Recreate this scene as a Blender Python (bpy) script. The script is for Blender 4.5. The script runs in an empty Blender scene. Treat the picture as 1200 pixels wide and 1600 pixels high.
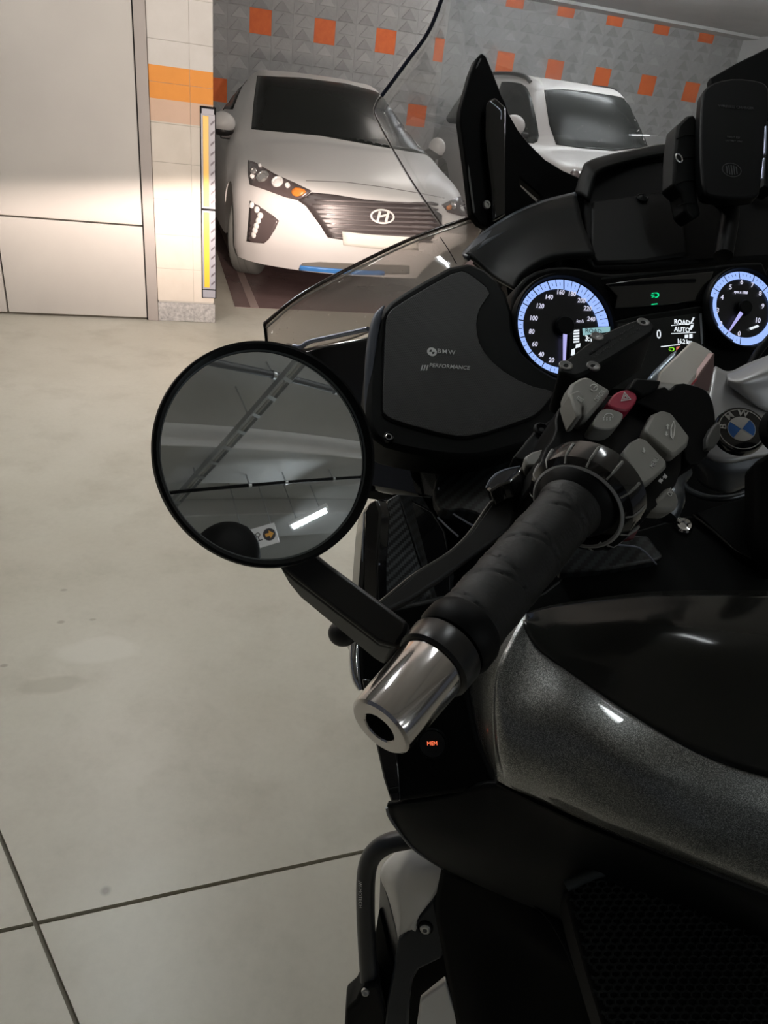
import bpy, bmesh, math, random
from mathutils import Vector, Matrix
from mathutils.bvhtree import BVHTree
from mathutils.geometry import tessellate_polygon
random.seed(7)
sc = bpy.context.scene
COL = sc.collection
PI = math.pi
# ------------------------------------------------------------------ camera
F = 1110.0; H = 1.3; PITCH = math.radians(29.7); ROLL = math.radians(7.6)
fw = Vector((0, math.cos(PITCH), -math.sin(PITCH))); r0 = Vector((1, 0, 0)); u0 = r0.cross(fw)
RT = math.cos(ROLL)*r0 + math.sin(ROLL)*u0
UP = -math.sin(ROLL)*r0 + math.cos(ROLL)*u0
EYE = Vector((0, 0, H))
cam = bpy.data.cameras.new('camera'); camo = bpy.data.objects.new('camera', cam); COL.objects.link(camo)
cam.sensor_fit = 'VERTICAL'; cam.sensor_height = 36.0; cam.sensor_width = 27.0
cam.lens = F/1600*36.0; cam.clip_start = 0.02; cam.clip_end = 100
m = Matrix((RT, UP, -fw)).transposed().to_4x4(); m.translation = EYE
camo.matrix_world = m
sc.camera = camo
# ------------------------------------------------------------------ world, exposure
wd = bpy.data.worlds.new('world'); sc.world = wd; wd.use_nodes = True
wd.node_tree.nodes['Background'].inputs[0].default_value = (0.80, 0.86, 1.0, 1)
wd.node_tree.nodes['Background'].inputs[1].default_value = 0.06
sc.view_settings.view_transform = 'Standard'; sc.view_settings.look = 'None'
sc.view_settings.gamma = 1.0; sc.view_settings.use_curve_mapping = False
sc.view_settings.exposure = 0.0
# environment frame (garage): yaw 19 deg, bike frame yaw 12 deg
def fr(deg):
    a = math.radians(deg); return Vector((math.cos(a), math.sin(a), 0)), Vector((-math.sin(a), math.cos(a), 0))
EX, EY = fr(19.0); BR, BF = fr(12.0); Z = Vector((0, 0, 1))
def E(x, y, z=0): return EX*x + EY*y + Z*z
# ------------------------------------------------------------------ the bike's own headlamp (low beam with a cut-off)
def lamp_profile(l, cut, soft, azw, base):
    l.use_nodes = True; nt = l.node_tree; em = nt.nodes['Emission']
    tc = nt.nodes.new('ShaderNodeTexCoord'); sp = nt.nodes.new('ShaderNodeSeparateXYZ')
    nt.links.new(tc.outputs['Normal'], sp.inputs[0])
    def mt(op, a, b=None, clamp=False):
        n = nt.nodes.new('ShaderNodeMath'); n.operation = op; n.use_clamp = clamp
        for i, v in enumerate((a, b)):
            if v is None: continue
            if isinstance(v, (int, float)): n.inputs[i].default_value = v
            else: nt.links.new(v, n.inputs[i])
        return n.outputs[0]
    x, y, z = sp.outputs
    az = mt('ABSOLUTE', mt('DIVIDE', x, mt('ABSOLUTE', z)))
    el = mt('DIVIDE', y, mt('ABSOLUTE', z))
    lim = mt('SUBTRACT', cut, mt('MULTIPLY', az, 0.10))
    s = mt('DIVIDE', mt('SUBTRACT', lim, el), soft, True)
    fall = mt('POWER', 2.718, mt('MULTIPLY', mt('MULTIPLY', az, az), -1/(azw*azw)))
    dn = mt('POWER', 2.718, mt('MULTIPLY', mt('SUBTRACT', el, cut), 9.0))
    dn = mt('MINIMUM', dn, 1.0)
    spill = mt('MULTIPLY', mt('MULTIPLY', mt('DIVIDE', mt('ADD', el, .45), .40, True), base), fall)
    nt.links.new(mt('ADD', mt('MULTIPLY', mt('MULTIPLY', s, fall), dn), spill), em.inputs[1])
HEAD = E(0.55, 1.10, 0.86)
def headlamp(e, col):
    l = bpy.data.lights.new('headlamp_light', 'SPOT'); l.energy = e; l.color = col; l.spot_size = math.radians(150); l.spot_blend = 0.3
    l.shadow_soft_size = 0.035
    o = bpy.data.objects.new('headlamp_light', l); COL.objects.link(o)
    zc = -EY; xc = EX; yc = Z
    mm = Matrix((xc, yc, zc)).transposed().to_4x4(); mm.translation = HEAD; o.matrix_world = mm
    return l
lamp_profile(headlamp(2250, (1.0, 0.81, 0.71)), 0.0, 0.05, 0.62, 0.085)
# ------------------------------------------------------------------ helpers: space
def P(x, y, z): return EYE + z*(fw + (x-600)/F*RT - (y-800)/F*UP)
def ray(x, y): return (fw + (x-600)/F*RT - (y-800)/F*UP)
def proj(p):
    v = p-EYE; z = v.dot(fw); return 600+F*v.dot(RT)/z, 800-F*v.dot(UP)/z, z
class Plane:
    def __init__(s, a, b=None, c=None, n=None):
        s.o = P(*a) if not isinstance(a, Vector) else a
        if n is None: n = (P(*b)-s.o).cross(P(*c)-s.o)
        n = n.normalized()
        if n.dot(EYE-s.o) < 0: n = -n
        s.n = n
        u = RT - n*RT.dot(n); s.u = u.normalized(); s.v = n.cross(s.u)
    def at(s, x, y, off=0):
        d = ray(x, y); t = (s.o-EYE).dot(s.n)/d.dot(s.n); return EYE + d*t + s.n*off
    def uv(s, p): q = p-s.o; return (q.dot(s.u), q.dot(s.v))
def chaikin(pts, it=1, r=0.25):
    for _ in range(it):
        q = []
        for i, a in enumerate(pts):
            b = pts[(i+1) % len(pts)]
            q.append(tuple(a[k]*(1-r)+b[k]*r for k in range(len(a)))); q.append(tuple(a[k]*r+b[k]*(1-r) for k in range(len(a))))
        pts = q
    return pts
def cr(p, t):            # catmull-rom through list p, t in 0..len-1
    n = len(p); i = min(int(t), n-2); f = t-i
    a, b = p[i], p[i+1]
    z = p[i-1] if i > 0 else a*2-b
    c = p[i+2] if i+2 < n else b*2-a
    return (a*2 + (b-z)*f + (z*2-a*5+b*4-c)*f*f + (a*3-z-b*3+c)*f*f*f)*0.5
def spline(p, n): 
    p = [Vector(q) for q in p]; return [cr(p, i*(len(p)-1)/n) for i in range(n+1)]
# ------------------------------------------------------------------ helpers: materials
MATS = {}
def mat(name, col=(.5, .5, .5), rough=.5, metal=0., coat=0., emit=None, es=1., spec=.5, fn=None):
    if name in MATS: return MATS[name]
    mm = bpy.data.materials.new(name); mm.use_nodes = True; nt = mm.node_tree; b = nt.nodes['Principled BSDF']
    b.inputs['Base Color'].default_value = (*col, 1); b.inputs['Roughness'].default_value = rough; b.inputs['Metallic'].default_value = metal
    b.inputs['Coat Weight'].default_value = coat; b.inputs['Coat Roughness'].default_value = .03; b.inputs['Specular IOR Level'].default_value = spec
    if emit: b.inputs['Emission Color'].default_value = (*emit, 1); b.inputs['Emission Strength'].default_value = es
    if fn: fn(nt, b)
    MATS[name] = mm; return mm
def nd(nt, t, **k):
    n = nt.nodes.new('ShaderNode'+t)
    for a, v in k.items():
        if a.startswith('i_'): n.inputs[a[2:].replace('_', ' ')].default_value = v
        else: setattr(n, a, v)
    return n
def mth(nt, op, a, b=None, clamp=False):
    n = nt.nodes.new('ShaderNodeMath'); n.operation = op; n.use_clamp = clamp
    for i, v in enumerate((a, b)):
        if v is None: continue
        if isinstance(v, (int, float)): n.inputs[i].default_value = v
        else: nt.links.new(v, n.inputs[i])
    return n.outputs[0]
def ramp(nt, fac, stops, interp='LINEAR'):
    r = nt.nodes.new('ShaderNodeValToRGB'); r.color_ramp.interpolation = interp
    el = r.color_ramp.elements
    while len(el) < len(stops): el.new(0.5)
    for e, (p, c) in zip(el, stops): e.position = p; e.color = (*c, 1) if len(c) == 3 else c
    nt.links.new(fac, r.inputs[0]); return r.outputs[0]
def noise(nt, scale, detail=4, rough=.55, coord='Object', vec=None):
    n = nt.nodes.new('ShaderNodeTexNoise'); n.inputs['Scale'].default_value = scale; n.inputs['Detail'].default_value = detail; n.inputs['Roughness'].default_value = rough
    if vec is None:
        tc = nt.nodes.new('ShaderNodeTexCoord'); vec = tc.outputs[coord]
    nt.links.new(vec, n.inputs['Vector']); return n.outputs['Fac']
def bump(nt, b, h, strength=.3, dist=.001):
    n = nt.nodes.new('ShaderNodeBump'); n.inputs['Strength'].default_value = strength; n.inputs['Distance'].default_value = dist
    nt.links.new(h, n.inputs['Height']); nt.links.new(n.outputs[0], b.inputs['Normal'])
def mixc(nt, fac, a, b, typ='MIX'):
    n = nt.nodes.new('ShaderNodeMix'); n.data_type = 'RGBA'; n.blend_type = typ
    for s, v in ((0, fac), (6, a), (7, b)):
        if isinstance(v, (int, float)): n.inputs[s].default_value = v
        elif isinstance(v, tuple): n.inputs[s].default_value = (*v, 1)
        else: nt.links.new(v, n.inputs[s])
    return n.outputs[2]
# ------------------------------------------------------------------ helpers: objects
def tag(o, label=None, cat=None, group=None, kind=None):
    if label: o['label'] = label
    if cat: o['category'] = cat
    if group: o['group'] = group
    if kind: o['kind'] = kind
    return o
def empty(name, loc, label=None, cat=None, group=None, kind=None):
    o = bpy.data.objects.new(name, None); o.empty_display_size = .1; COL.objects.link(o); o.location = loc
    return tag(o, label, cat, group, kind)
def worg(o):
    v = Vector((0, 0, 0))
    while o is not None: v = v + o.location; o = o.parent
    return v
def link(name, me, m, parent=None, smooth=False):
    o = bpy.data.objects.new(name, me); COL.objects.link(o)
    if parent is not None:
        off = worg(parent)
        me.transform(Matrix.Translation(-off)); o.parent = parent
    if m is not None: me.materials.append(m)
    if smooth: me.polygons.foreach_set('use_smooth', [True]*len(me.polygons))
    return o
def from_bm(name, bm, m, parent=None, smooth=False, loc=None):
    me = bpy.data.meshes.new(name); bm.to_mesh(me); bm.free()
    return link(name, me, m, parent, smooth)
def bevel(o, w, seg=2, ang=30):
    md = o.modifiers.new('bevel', 'BEVEL'); md.width = w; md.segments = seg; md.limit_method = 'ANGLE'; md.angle_limit = math.radians(ang)
    return o
def autosm(o, ang=35):
    me = o.data; me.polygons.foreach_set('use_smooth', [True]*len(me.polygons))
    try: me.set_sharp_from_angle(angle=math.radians(ang))
    except Exception: pass
    return o
def poly3(name, front, dirv, m, parent, bev=0, uvp=None, seg=2, sharp=40):
    """prism: front outline (world points), extruded along dirv (vector)"""
    n = len(front); bm = bmesh.new()
    va = [bm.verts.new(p) for p in front]; vb = [bm.verts.new(p+dirv) for p in front]
    tris = tessellate_polygon([front])
    flat = max(abs((p-front[0]).dot((front[1]-front[0]).cross(front[-1]-front[0]).normalized())) for p in front) < 1e-4 if n > 3 else True
    if flat: bm.faces.new(va); bm.faces.new(vb[::-1])
    else:
        for t in tris:
            for vs in (va, vb):
                try: bm.faces.new([vs[i] for i in t])
                except ValueError: pass
    for i in range(n):
        j = (i+1) % n
        try: bm.faces.new((va[i], vb[i], vb[j], va[j]))
        except ValueError: pass
    bmesh.ops.recalc_face_normals(bm, faces=bm.faces)
    if uvp:
        lay = bm.loops.layers.uv.new('UVMap')
        for f in bm.faces:
            for l in f.loops: l[lay].uv = uvp.uv(l.vert.co)
    o = from_bm(name, bm, m, parent)
    if bev: bevel(o, bev, seg)
    autosm(o, sharp)
    return o
def slab(name, pts, pl, thick, m, parent, rnd=0, bev=0, off=0, dirv=None, seg=2):
    if rnd: pts = chaikin(pts, rnd)
    front = [pl.at(x, y, off) for x, y in pts]
    return poly3(name, front, (dirv if dirv is not None else -pl.n*thick), m, parent, bev, pl, seg)
def loft(name, rows, m, parent, nu=6, nv=6, thick=0.004, smooth=True, world=False, flip=False):
    """rows of control points (px,py,depth) or world vectors, catmull-rom both ways"""
    R = [[(Vector(p) if world else P(*p)) for p in r] for r in rows]
    a = len(R)-1; b = len(R[0])-1
    R = [[cr(r, j/nv) for j in range(b*nv+1)] for r in R]
    G = []
    for i in range(a*nu+1): G.append([cr([r[j] for r in R], i/nu) for j in range(b*nv+1)])
    bm = bmesh.new(); V = [[bm.verts.new(p) for p in g] for g in G]
    lay = bm.loops.layers.uv.new('UVMap')
    for i in range(len(V)-1):
        for j in range(len(V[0])-1):
            f = bm.faces.new((V[i][j], V[i+1][j], V[i+1][j+1], V[i][j+1]))
    bm.normal_update()
    s = sum(f.normal.dot(EYE-f.calc_center_median()) for f in bm.faces)
    if (s < 0) != flip: bmesh.ops.reverse_faces(bm, faces=bm.faces)
    o = from_bm(name, bm, m, parent, smooth)
    if thick:
        md = o.modifiers.new('solid', 'SOLIDIFY'); md.thickness = thick; md.offset = -1
    return o
def tube(name, pts, rad, m, parent, seg=10, n=None, closed=False, world=False, flat=1.0, cap=True):
    p = [Vector(q) if world else P(*q) for q in pts]
    rs = rad if isinstance(rad, (list, tuple)) else [rad]*len(p)
    if n:
        rs = [cr([Vector((r, 0, 0)) for r in rs], i*(len(rs)-1)/n).x for i in range(n+1)]
        p = [cr(p, i*(len(p)-1)/n) for i in range(n+1)]
    bm = bmesh.new(); rings = []; N = len(p); prev = None
    for i in range(N):
        t = (p[(i+1) % N]-p[i-1]) if closed else (p[min(i+1, N-1)]-p[max(i-1, 0)])
        t.normalize()
        if prev is None: a = t.orthogonal().normalized()
        else: a = (prev - t*prev.dot(t)).normalized()
        prev = a; b = t.cross(a)
        rings.append([bm.verts.new(p[i]+(a*math.cos(2*PI*k/seg)+b*math.sin(2*PI*k/seg)*flat)*rs[i]) for k in range(seg)])
    for i in range(N if closed else N-1):
        A, B = rings[i], rings[(i+1) % N]
        for k in range(seg): bm.faces.new((A[k], A[(k+1) % seg], B[(k+1) % seg], B[k]))
    if not closed and cap: bm.faces.new(rings[0][::-1]); bm.faces.new(rings[-1])
    bmesh.ops.recalc_face_normals(bm, faces=bm.faces)
    return autosm(from_bm(name, bm, m, parent), 50)
def lathe(name, p0, d, prof, m, parent, seg=40, sharp=35, jitter=None):
    """profile [(t along d, r)] around the axis p0 + t*d"""
    d = d.normalized(); a = d.orthogonal().normalized(); b = d.cross(a)
    bm = bmesh.new(); rings = []
    for t, r in prof:
        if r < 1e-6: rings.append([bm.verts.new(p0+d*t)]); continue
        rings.append([bm.verts.new(p0+d*t+(a*math.cos(2*PI*k/seg)+b*math.sin(2*PI*k/seg))*(r+(jitter(t, 2*PI*k/seg) if jitter else 0))) for k in range(seg)])
    for A, B in zip(rings, rings[1:]):
        for k in range(seg):
            k2 = (k+1) % seg
            if len(A) == 1 and len(B) == 1: continue
            if len(A) == 1: bm.faces.new((A[0], B[k2], B[k]))
            elif len(B) == 1: bm.faces.new((A[k], A[k2], B[0]))
            else: bm.faces.new((A[k], A[k2], B[k2], B[k]))
    bmesh.ops.recalc_face_normals(bm, faces=bm.faces)
    return autosm(from_bm(name, bm, m, parent), sharp)
def boxw(name, c, ax, dims, m, parent, bev=0):
    bm = bmesh.new(); bmesh.ops.create_cube(bm, size=1)
    for v in bm.verts: q = v.co.copy(); v.co = c + ax[0]*q.x*dims[0] + ax[1]*q.y*dims[1] + ax[2]*q.z*dims[2]
    bmesh.ops.recalc_face_normals(bm, faces=bm.faces)
    o = from_bm(name, bm, m, parent)
    if bev: bevel(o, bev)
    return o
def EB(name, x0, x1, y0, y1, z0, z1, m, parent=None, bev=0):
    return boxw(name, E((x0+x1)/2, (y0+y1)/2, (z0+z1)/2), (EX, EY, Z), (abs(x1-x0), abs(y1-y0), abs(z1-z0)), m, parent, bev)
def text(name, s, o, u, v, size, m, parent, shear=0, ext=.0002, align='CENTER', sx=1.0, bold=0, spc=1.0):
    cu = bpy.data.curves.new('t', 'FONT'); cu.body = s; cu.size = size; cu.align_x = align; cu.align_y = 'CENTER'; cu.shear = shear; cu.extrude = ext; cu.resolution_u = 3; cu.offset = bold; cu.space_character = spc
    ob = bpy.data.objects.new('t', cu); me = bpy.data.meshes.new_from_object(ob)
    u = u.normalized(); n = u.cross(v).normalized(); v2 = n.cross(u)
    M = Matrix((u*sx, v2, n)).transposed().to_4x4(); M.translation = o
    me.transform(M); me.name = name
    bpy.data.objects.remove(ob); bpy.data.curves.remove(cu)
    me.materials.clear()
    return link(name, me, m, parent)
def flatpoly(name, lists, m, parent, ext):
    """one mesh of several thin prisms: lists of world outlines, extruded by vector ext"""
    bm = bmesh.new()
    for front in lists:
        va = [bm.verts.new(p) for p in front]; vb = [bm.verts.new(p+ext) for p in front]; n = len(front)
        bm.faces.new(va); bm.faces.new(vb[::-1])
        for i in range(n): bm.faces.new((va[i], vb[i], vb[(i+1) % n], va[(i+1) % n]))
    bmesh.ops.recalc_face_normals(bm, faces=bm.faces)
    return from_bm(name, bm, m, parent)
def ringsec(o, u, v, r0, r1, a0, a1, n=None):
    """outline of a ring sector in the frame (o,u,v), degrees"""
    n = n or max(2, int(abs(a1-a0)/4)); q = []
    for i in range(n+1):
        a = math.radians(a0+(a1-a0)*i/n); q.append(o+(u*math.cos(a)+v*math.sin(a))*r1)
    for i in range(n, -1, -1):
        a = math.radians(a0+(a1-a0)*i/n); q.append(o+(u*math.cos(a)+v*math.sin(a))*r0)
    return q
# ================================================================== materials of the garage
def fn_floor(nt, b):
    n1 = noise(nt, 0.9, 5, .6); n2 = noise(nt, 4.5, 6, .62); n3 = noise(nt, 60, 3, .6)
    c = ramp(nt, n1, [(.30, (.43, .405, .335)), (.55, (.52, .50, .43)), (.75, (.58, .56, .495))])
    c2 = ramp(nt, n2, [(.30, (.84, .83, .81)), (.50, (1, 1, 1)), (.80, (1.0, 1.0, .99))])
    c = mixc(nt, .75, c, c2, 'MULTIPLY')
    c = mixc(nt, .10, c, ramp(nt, n3, [(.3, (.6, .6, .6)), (.6, (1, 1, 1))]), 'MULTIPLY')
    # worn patches and small oil spots
    tc = nd(nt, 'TexCoord'); sep = nd(nt, 'SeparateXYZ'); nt.links.new(tc.outputs['Object'], sep.inputs[0])
    nw = noise(nt, 9, 4, .6)
    def blot(p, rx, ry, ang, soft=.25):
        dx = mth(nt, 'SUBTRACT', sep.outputs[0], p.x); dy = mth(nt, 'SUBTRACT', sep.outputs[1], p.y); ca, sa = math.cos(ang), math.sin(ang)
        a = mth(nt, 'DIVIDE', mth(nt, 'ADD', mth(nt, 'MULTIPLY', dx, ca), mth(nt, 'MULTIPLY', dy, sa)), rx)
        q = mth(nt, 'DIVIDE', mth(nt, 'SUBTRACT', mth(nt, 'MULTIPLY', dy, ca), mth(nt, 'MULTIPLY', dx, sa)), ry)
        d = mth(nt, 'SQRT', mth(nt, 'ADD', mth(nt, 'MULTIPLY', a, a), mth(nt, 'MULTIPLY', q, q)))
        d = mth(nt, 'ADD', d, mth(nt, 'MULTIPLY', mth(nt, 'SUBTRACT', nw, .5), .9))
        return mth(nt, 'DIVIDE', mth(nt, 'SUBTRACT', 1.0, d), soft, True)
    def fl(x, y): d = ray(x, y); return EYE + d*(-H/d.z)
    for (x, y, rx, ry, col, f, s) in ((82, 1070, .075, .035, (.36, .335, .27), .55, .3), (155, 1015, .12, .055, (.60, .58, .52), .5, .25), (95, 972, .012, .008, (.28, .25, .2), .7, .5), (165, 1392, .012, .012, (.2, .18, .15), .6, .6),
                          (6, 1040, .012, .008, (.25, .22, .18), .7, .5), (145, 968, .01, .006, (.28, .25, .2), .6, .5), (100, 922, .012, .008, (.25, .22, .18), .6, .5)):
        k = blot(fl(x, y), rx, ry, .3, s)
        c = mixc(nt, mth(nt, 'MULTIPLY', k, f), c, col)
    nt.links.new(c, b.inputs['Base Color'])
    r = ramp(nt, n2, [(.3, (.42,)*3), (.7, (.32,)*3)]); nt.links.new(r, b.inputs['Roughness'])
    bump(nt, b, noise(nt, 3.0, 3, .5), .06, .02)
M_FLOOR = mat('polished_concrete', rough=.25, fn=fn_floor)
M_JOINT = mat('joint_filler', (.17, .155, .12), .7)
def fn_bay(nt, b):
    n1 = noise(nt, 3, 5, .6)
    nt.links.new(ramp(nt, n1, [(.3, (.15, .098, .095)), (.7, (.215, .145, .14))]), b.inputs['Base Color'])
M_BAY = mat('dark_red_floor_paint', rough=.22, fn=fn_bay)
M_BAYLINE = mat('worn_line_paint', (.33, .25, .23), .35)
def fn_wall(nt, b):
    n1 = noise(nt, 2.5, 4, .5); nt.links.new(ramp(nt, n1, [(.3, (.47, .455, .43)), (.7, (.52, .505, .475))]), b.inputs['Base Color'])
    bump(nt, b, noise(nt, 90, 3, .6), .15, .001)
M_PANEL = mat('white_door_panel', rough=.42, fn=fn_wall)
def fn_block(nt, b):       # painted bands by height: white, orange, a faded peach strip below
    g = nd(nt, 'NewGeometry'); s = nd(nt, 'SeparateXYZ'); nt.links.new(g.outputs['Position'], s.inputs[0])
    h = mth(nt, 'DIVIDE', s.outputs[2], 3.0)
    c = ramp(nt, h, [(0, (.66, .61, .54)), (1.075/3, (.66, .46, .34)), (1.18/3, (.78, .30, .045)), (1.335/3, (.62, .60, .57))], 'CONSTANT')
    n1 = noise(nt, 6, 5, .6); c = mixc(nt, .5, c, ramp(nt, n1, [(.3, (.85, .84, .82)), (.6, (1, 1, 1))]), 'MULTIPLY')
    nt.links.new(c, b.inputs['Base Color']); bump(nt, b, noise(nt, 70, 4, .6), .2, .001)
M_BLOCK = mat('painted_concrete_block', rough=.6, fn=fn_block)
M_MORTAR = mat('painted_joint', (.50, .48, .44), .7)
def fn_plinth(nt, b):
    nt.links.new(ramp(nt, noise(nt, 45, 5, .7), [(.3, (.24, .24, .24)), (.65, (.52, .51, .50))]), b.inputs['Base Color']); bump(nt, b, noise(nt, 60, 4, .6), .4, .003)
M_PLINTH = mat('rough_grey_plinth', rough=.7, fn=fn_plinth)
M_JAMB = mat('grey_jamb_paint', (.36, .33, .31), .45)
def tilefn(lo, hi):
    def fn(nt, b):
        oi = nd(nt, 'ObjectInfo'); n1 = noise(nt, 14, 4, .6)
        c = ramp(nt, n1, [(.3, lo), (.7, hi)])
        c = mixc(nt, .35, c, ramp(nt, oi.outputs['Random'], [(0, (.78, .78, .78)), (1, (1.05, 1.04, 1.03))]), 'MULTIPLY')
        nt.links.new(c, b.inputs['Base Color'])
    return fn
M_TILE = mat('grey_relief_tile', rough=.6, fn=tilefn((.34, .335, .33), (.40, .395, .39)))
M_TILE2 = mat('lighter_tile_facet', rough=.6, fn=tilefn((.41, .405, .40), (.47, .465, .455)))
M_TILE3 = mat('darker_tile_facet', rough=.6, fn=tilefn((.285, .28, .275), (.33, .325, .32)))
M_ORANGE = mat('orange_tile', rough=.55, fn=tilefn((.72, .125, .02), (.82, .17, .03)))
M_CEIL = mat('ceiling_paint', rough=.7, fn=lambda nt, b: nt.links.new(ramp(nt, noise(nt, 1.5, 4, .55), [(.3, (.52, .52, .51)), (.7, (.60, .60, .585))]), b.inputs['Base Color']))
M_BLACK = mat('black_plastic', (.0038, .0042, .0046), .5, spec=.10)
M_STEEL = mat('galvanised_steel', (.55, .56, .57), .38, 1.0)
M_PIPE = mat('grey_pipe', (.30, .31, .32), .4)
M_TUBE = mat('lamp_tube', (.9, .9, .9), .4, emit=(.93, .985, 1.0), es=125)
M_TUBED = mat('added_dim_tube', (.9, .9, .9), .4, emit=(.93, .985, 1.0), es=42)
M_TUBEW = mat('warm_lamp_tube', (.9, .9, .9), .4, emit=(1.0, .93, .86), es=135)
M_WHITE = mat('white_enamel', (.75, .75, .74), .35)
# ================================================================== floor
def fl(x, y): d = ray(x, y); return EYE + d*(-H/d.z)
flo = bpy.data.objects.new('floor', bpy.data.meshes.new('floor')); 
flo = EB('floor', -9, 14, -8, 16, -.30, -.012, M_JOINT); flo['kind'] = 'structure'
def clip(poly, p, n):        # keep the part of a convex outline with (q-p).n <= 0
    out = []
    for i, a in enumerate(poly):
        b = poly[(i+1) % len(poly)]; da = (a-p).dot(n); db = (b-p).dot(n)
        if da <= 0: out.append(a)
        if da*db < 0: out.append(a+(b-a)*(da/(da-db)))
    return out
A1, A2 = fl(0, 1305), fl(120, 1600); B1, B2 = fl(0, 1455), fl(570, 1330)
nA = (A2-A1).cross(Z).normalized(); nB = (B2-B1).cross(Z).normalized()
base = [E(-9, -8), E(14, -8), E(14, 16), E(-9, 16)]
g = .0038
for sa in (1, -1):
    for sb in (1, -1):
        q = clip(clip(base, A1-nA*g*sa, nA*sa), B1-nB*g*sb, nB*sb)
        bm = bmesh.new(); va = [bm.verts.new((p.x, p.y, 0)) for p in q]; vb = [bm.verts.new((p.x, p.y, -.012)) for p in q]
        bm.faces.new(va); bm.faces.new(vb[::-1])
        for i in range(len(q)): bm.faces.new((va[i], vb[i], vb[(i+1) % len(q)], va[(i+1) % len(q)]))
        bmesh.ops.recalc_face_normals(bm, faces=bm.faces)
        from_bm('slab', bm, M_FLOOR, flo)
EB('painted_bay', .44, 7.9, 4.90, 11.5, .0005, .0035, M_BAY, flo)
EB('bay_line', .545, .60, 4.90, 9.4, .0036, .005, M_BAYLINE, flo)
EB('bay_line', 2.75, 2.85, 4.90, 9.4, .0036, .005, M_BAYLINE, flo)
# ================================================================== wall with the big door
YD = 4.52
wl = EB('wall_left', -9, -.115, YD+.05, YD+.25, 0, 2.9, M_JOINT); tag(wl, kind='structure')
d1 = empty('door_1', E(-1.5, YD, 0), kind='structure')
bevel(EB('panel', -2.80, -.118, YD, YD+.045, .541, 2.45, M_PANEL, d1), .004)
bevel(EB('panel', -.876, -.118, YD, YD+.045, .012, .533, M_PANEL, d1), .004)
bevel(EB('panel', -2.80, -.884, YD, YD+.045, .012, .533, M_PANEL, d1), .004)
bevel(EB('panel', -6, -2.81, YD, YD+.045, .012, 2.45, M_PANEL, d1), .004)
EB('door_head', -6, -.118, YD, YD+.045, 2.46, 2.9, M_PANEL, d1)
tag(EB('trim_1', -.112, -.052, YD-.015, YD+.20, 0, 2.9, M_JAMB, None, .003), kind='structure')
EB('rubber_seal', -.118, -.111, YD-.004, YD+.05, 0, 2.9, M_BLACK, d1)
# block pillar
wp = EB('wall_pillar', -.047, .275, YD+.0022, YD+.60, 0, 2.9, M_MORTAR); tag(wp, kind='structure')
zz = .12; k = 0
while zz < 2.88:
    h = min(.19, 2.9-zz); xs = (-.05, .158, .278)
    for a, b in zip(xs, xs[1:]):
        EB('block', a+.0006*(a > 0), b-.0006*(b < .2), YD+random.uniform(-.001, .001), YD+.604, zz+.0007, zz+h-.0007, M_BLOCK, wp, .0015)
    zz += h; k += 1
EB('plinth', -.052, .285, YD-.012, YD+.61, 0, .112, M_PLINTH, wp, .005)
# ================================================================== tiled back walls
def tile_mesh(kind):
    w, h = .243, .238
    bm = bmesh.new(); d = .012; t = .005
    pts = [(-w/2, -h/2), (w/2, -h/2), (w/2, h/2), (-w/2, h/2)]
    def pr(q, y): return bm.verts.new((q[0], y, q[1]))
    back = [pr(p, 0) for p in pts]; fr_ = [pr(p, -d) for p in pts]
    for i in range(4): bm.faces.new((back[i], back[(i+1) % 4], fr_[(i+1) % 4], fr_[i]))
    if kind == 'orange':
        ml = bm.verts.new((-w/2, -d+.002, 0)); mr = bm.verts.new((w/2, -d+.002, 0))
        bm.faces.new((fr_[0], fr_[1], mr, ml)); bm.faces.new((ml, mr, fr_[2], fr_[3]))
    else:      # two courses, each with one low raised triangle
        bm.faces.new(fr_)
        for r in range(2):
            z0 = -h/2+r*h/2; z1 = z0+h/2; e = .006; sh = .0 if r == 0 else .02
            q = ((-w*.44+sh, z0+e), (w*.36+sh, z0+e), (-.01+sh, z1-e)); cx, cz = sum(p[0] for p in q)/3, sum(p[1] for p in q)/3
            lo_ = [pr(p, -d-.0002) for p in q]; up_ = [pr((cx+(p[0]-cx)*.94, cz+(p[1]-cz)*.94), -d-t) for p in q]
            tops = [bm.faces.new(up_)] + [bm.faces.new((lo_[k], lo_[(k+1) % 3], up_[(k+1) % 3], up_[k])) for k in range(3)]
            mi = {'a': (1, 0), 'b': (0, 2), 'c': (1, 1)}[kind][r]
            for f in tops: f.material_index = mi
    bmesh.ops.recalc_face_normals(bm, faces=bm.faces)
    me = bpy.data.meshes.new('tile'); bm.to_mesh(me); bm.free()
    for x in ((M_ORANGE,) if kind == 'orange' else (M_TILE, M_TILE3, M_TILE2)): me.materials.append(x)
    return me
TM = {k: tile_mesh(k) for k in ('a', 'b', 'c', 'orange')}
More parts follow.
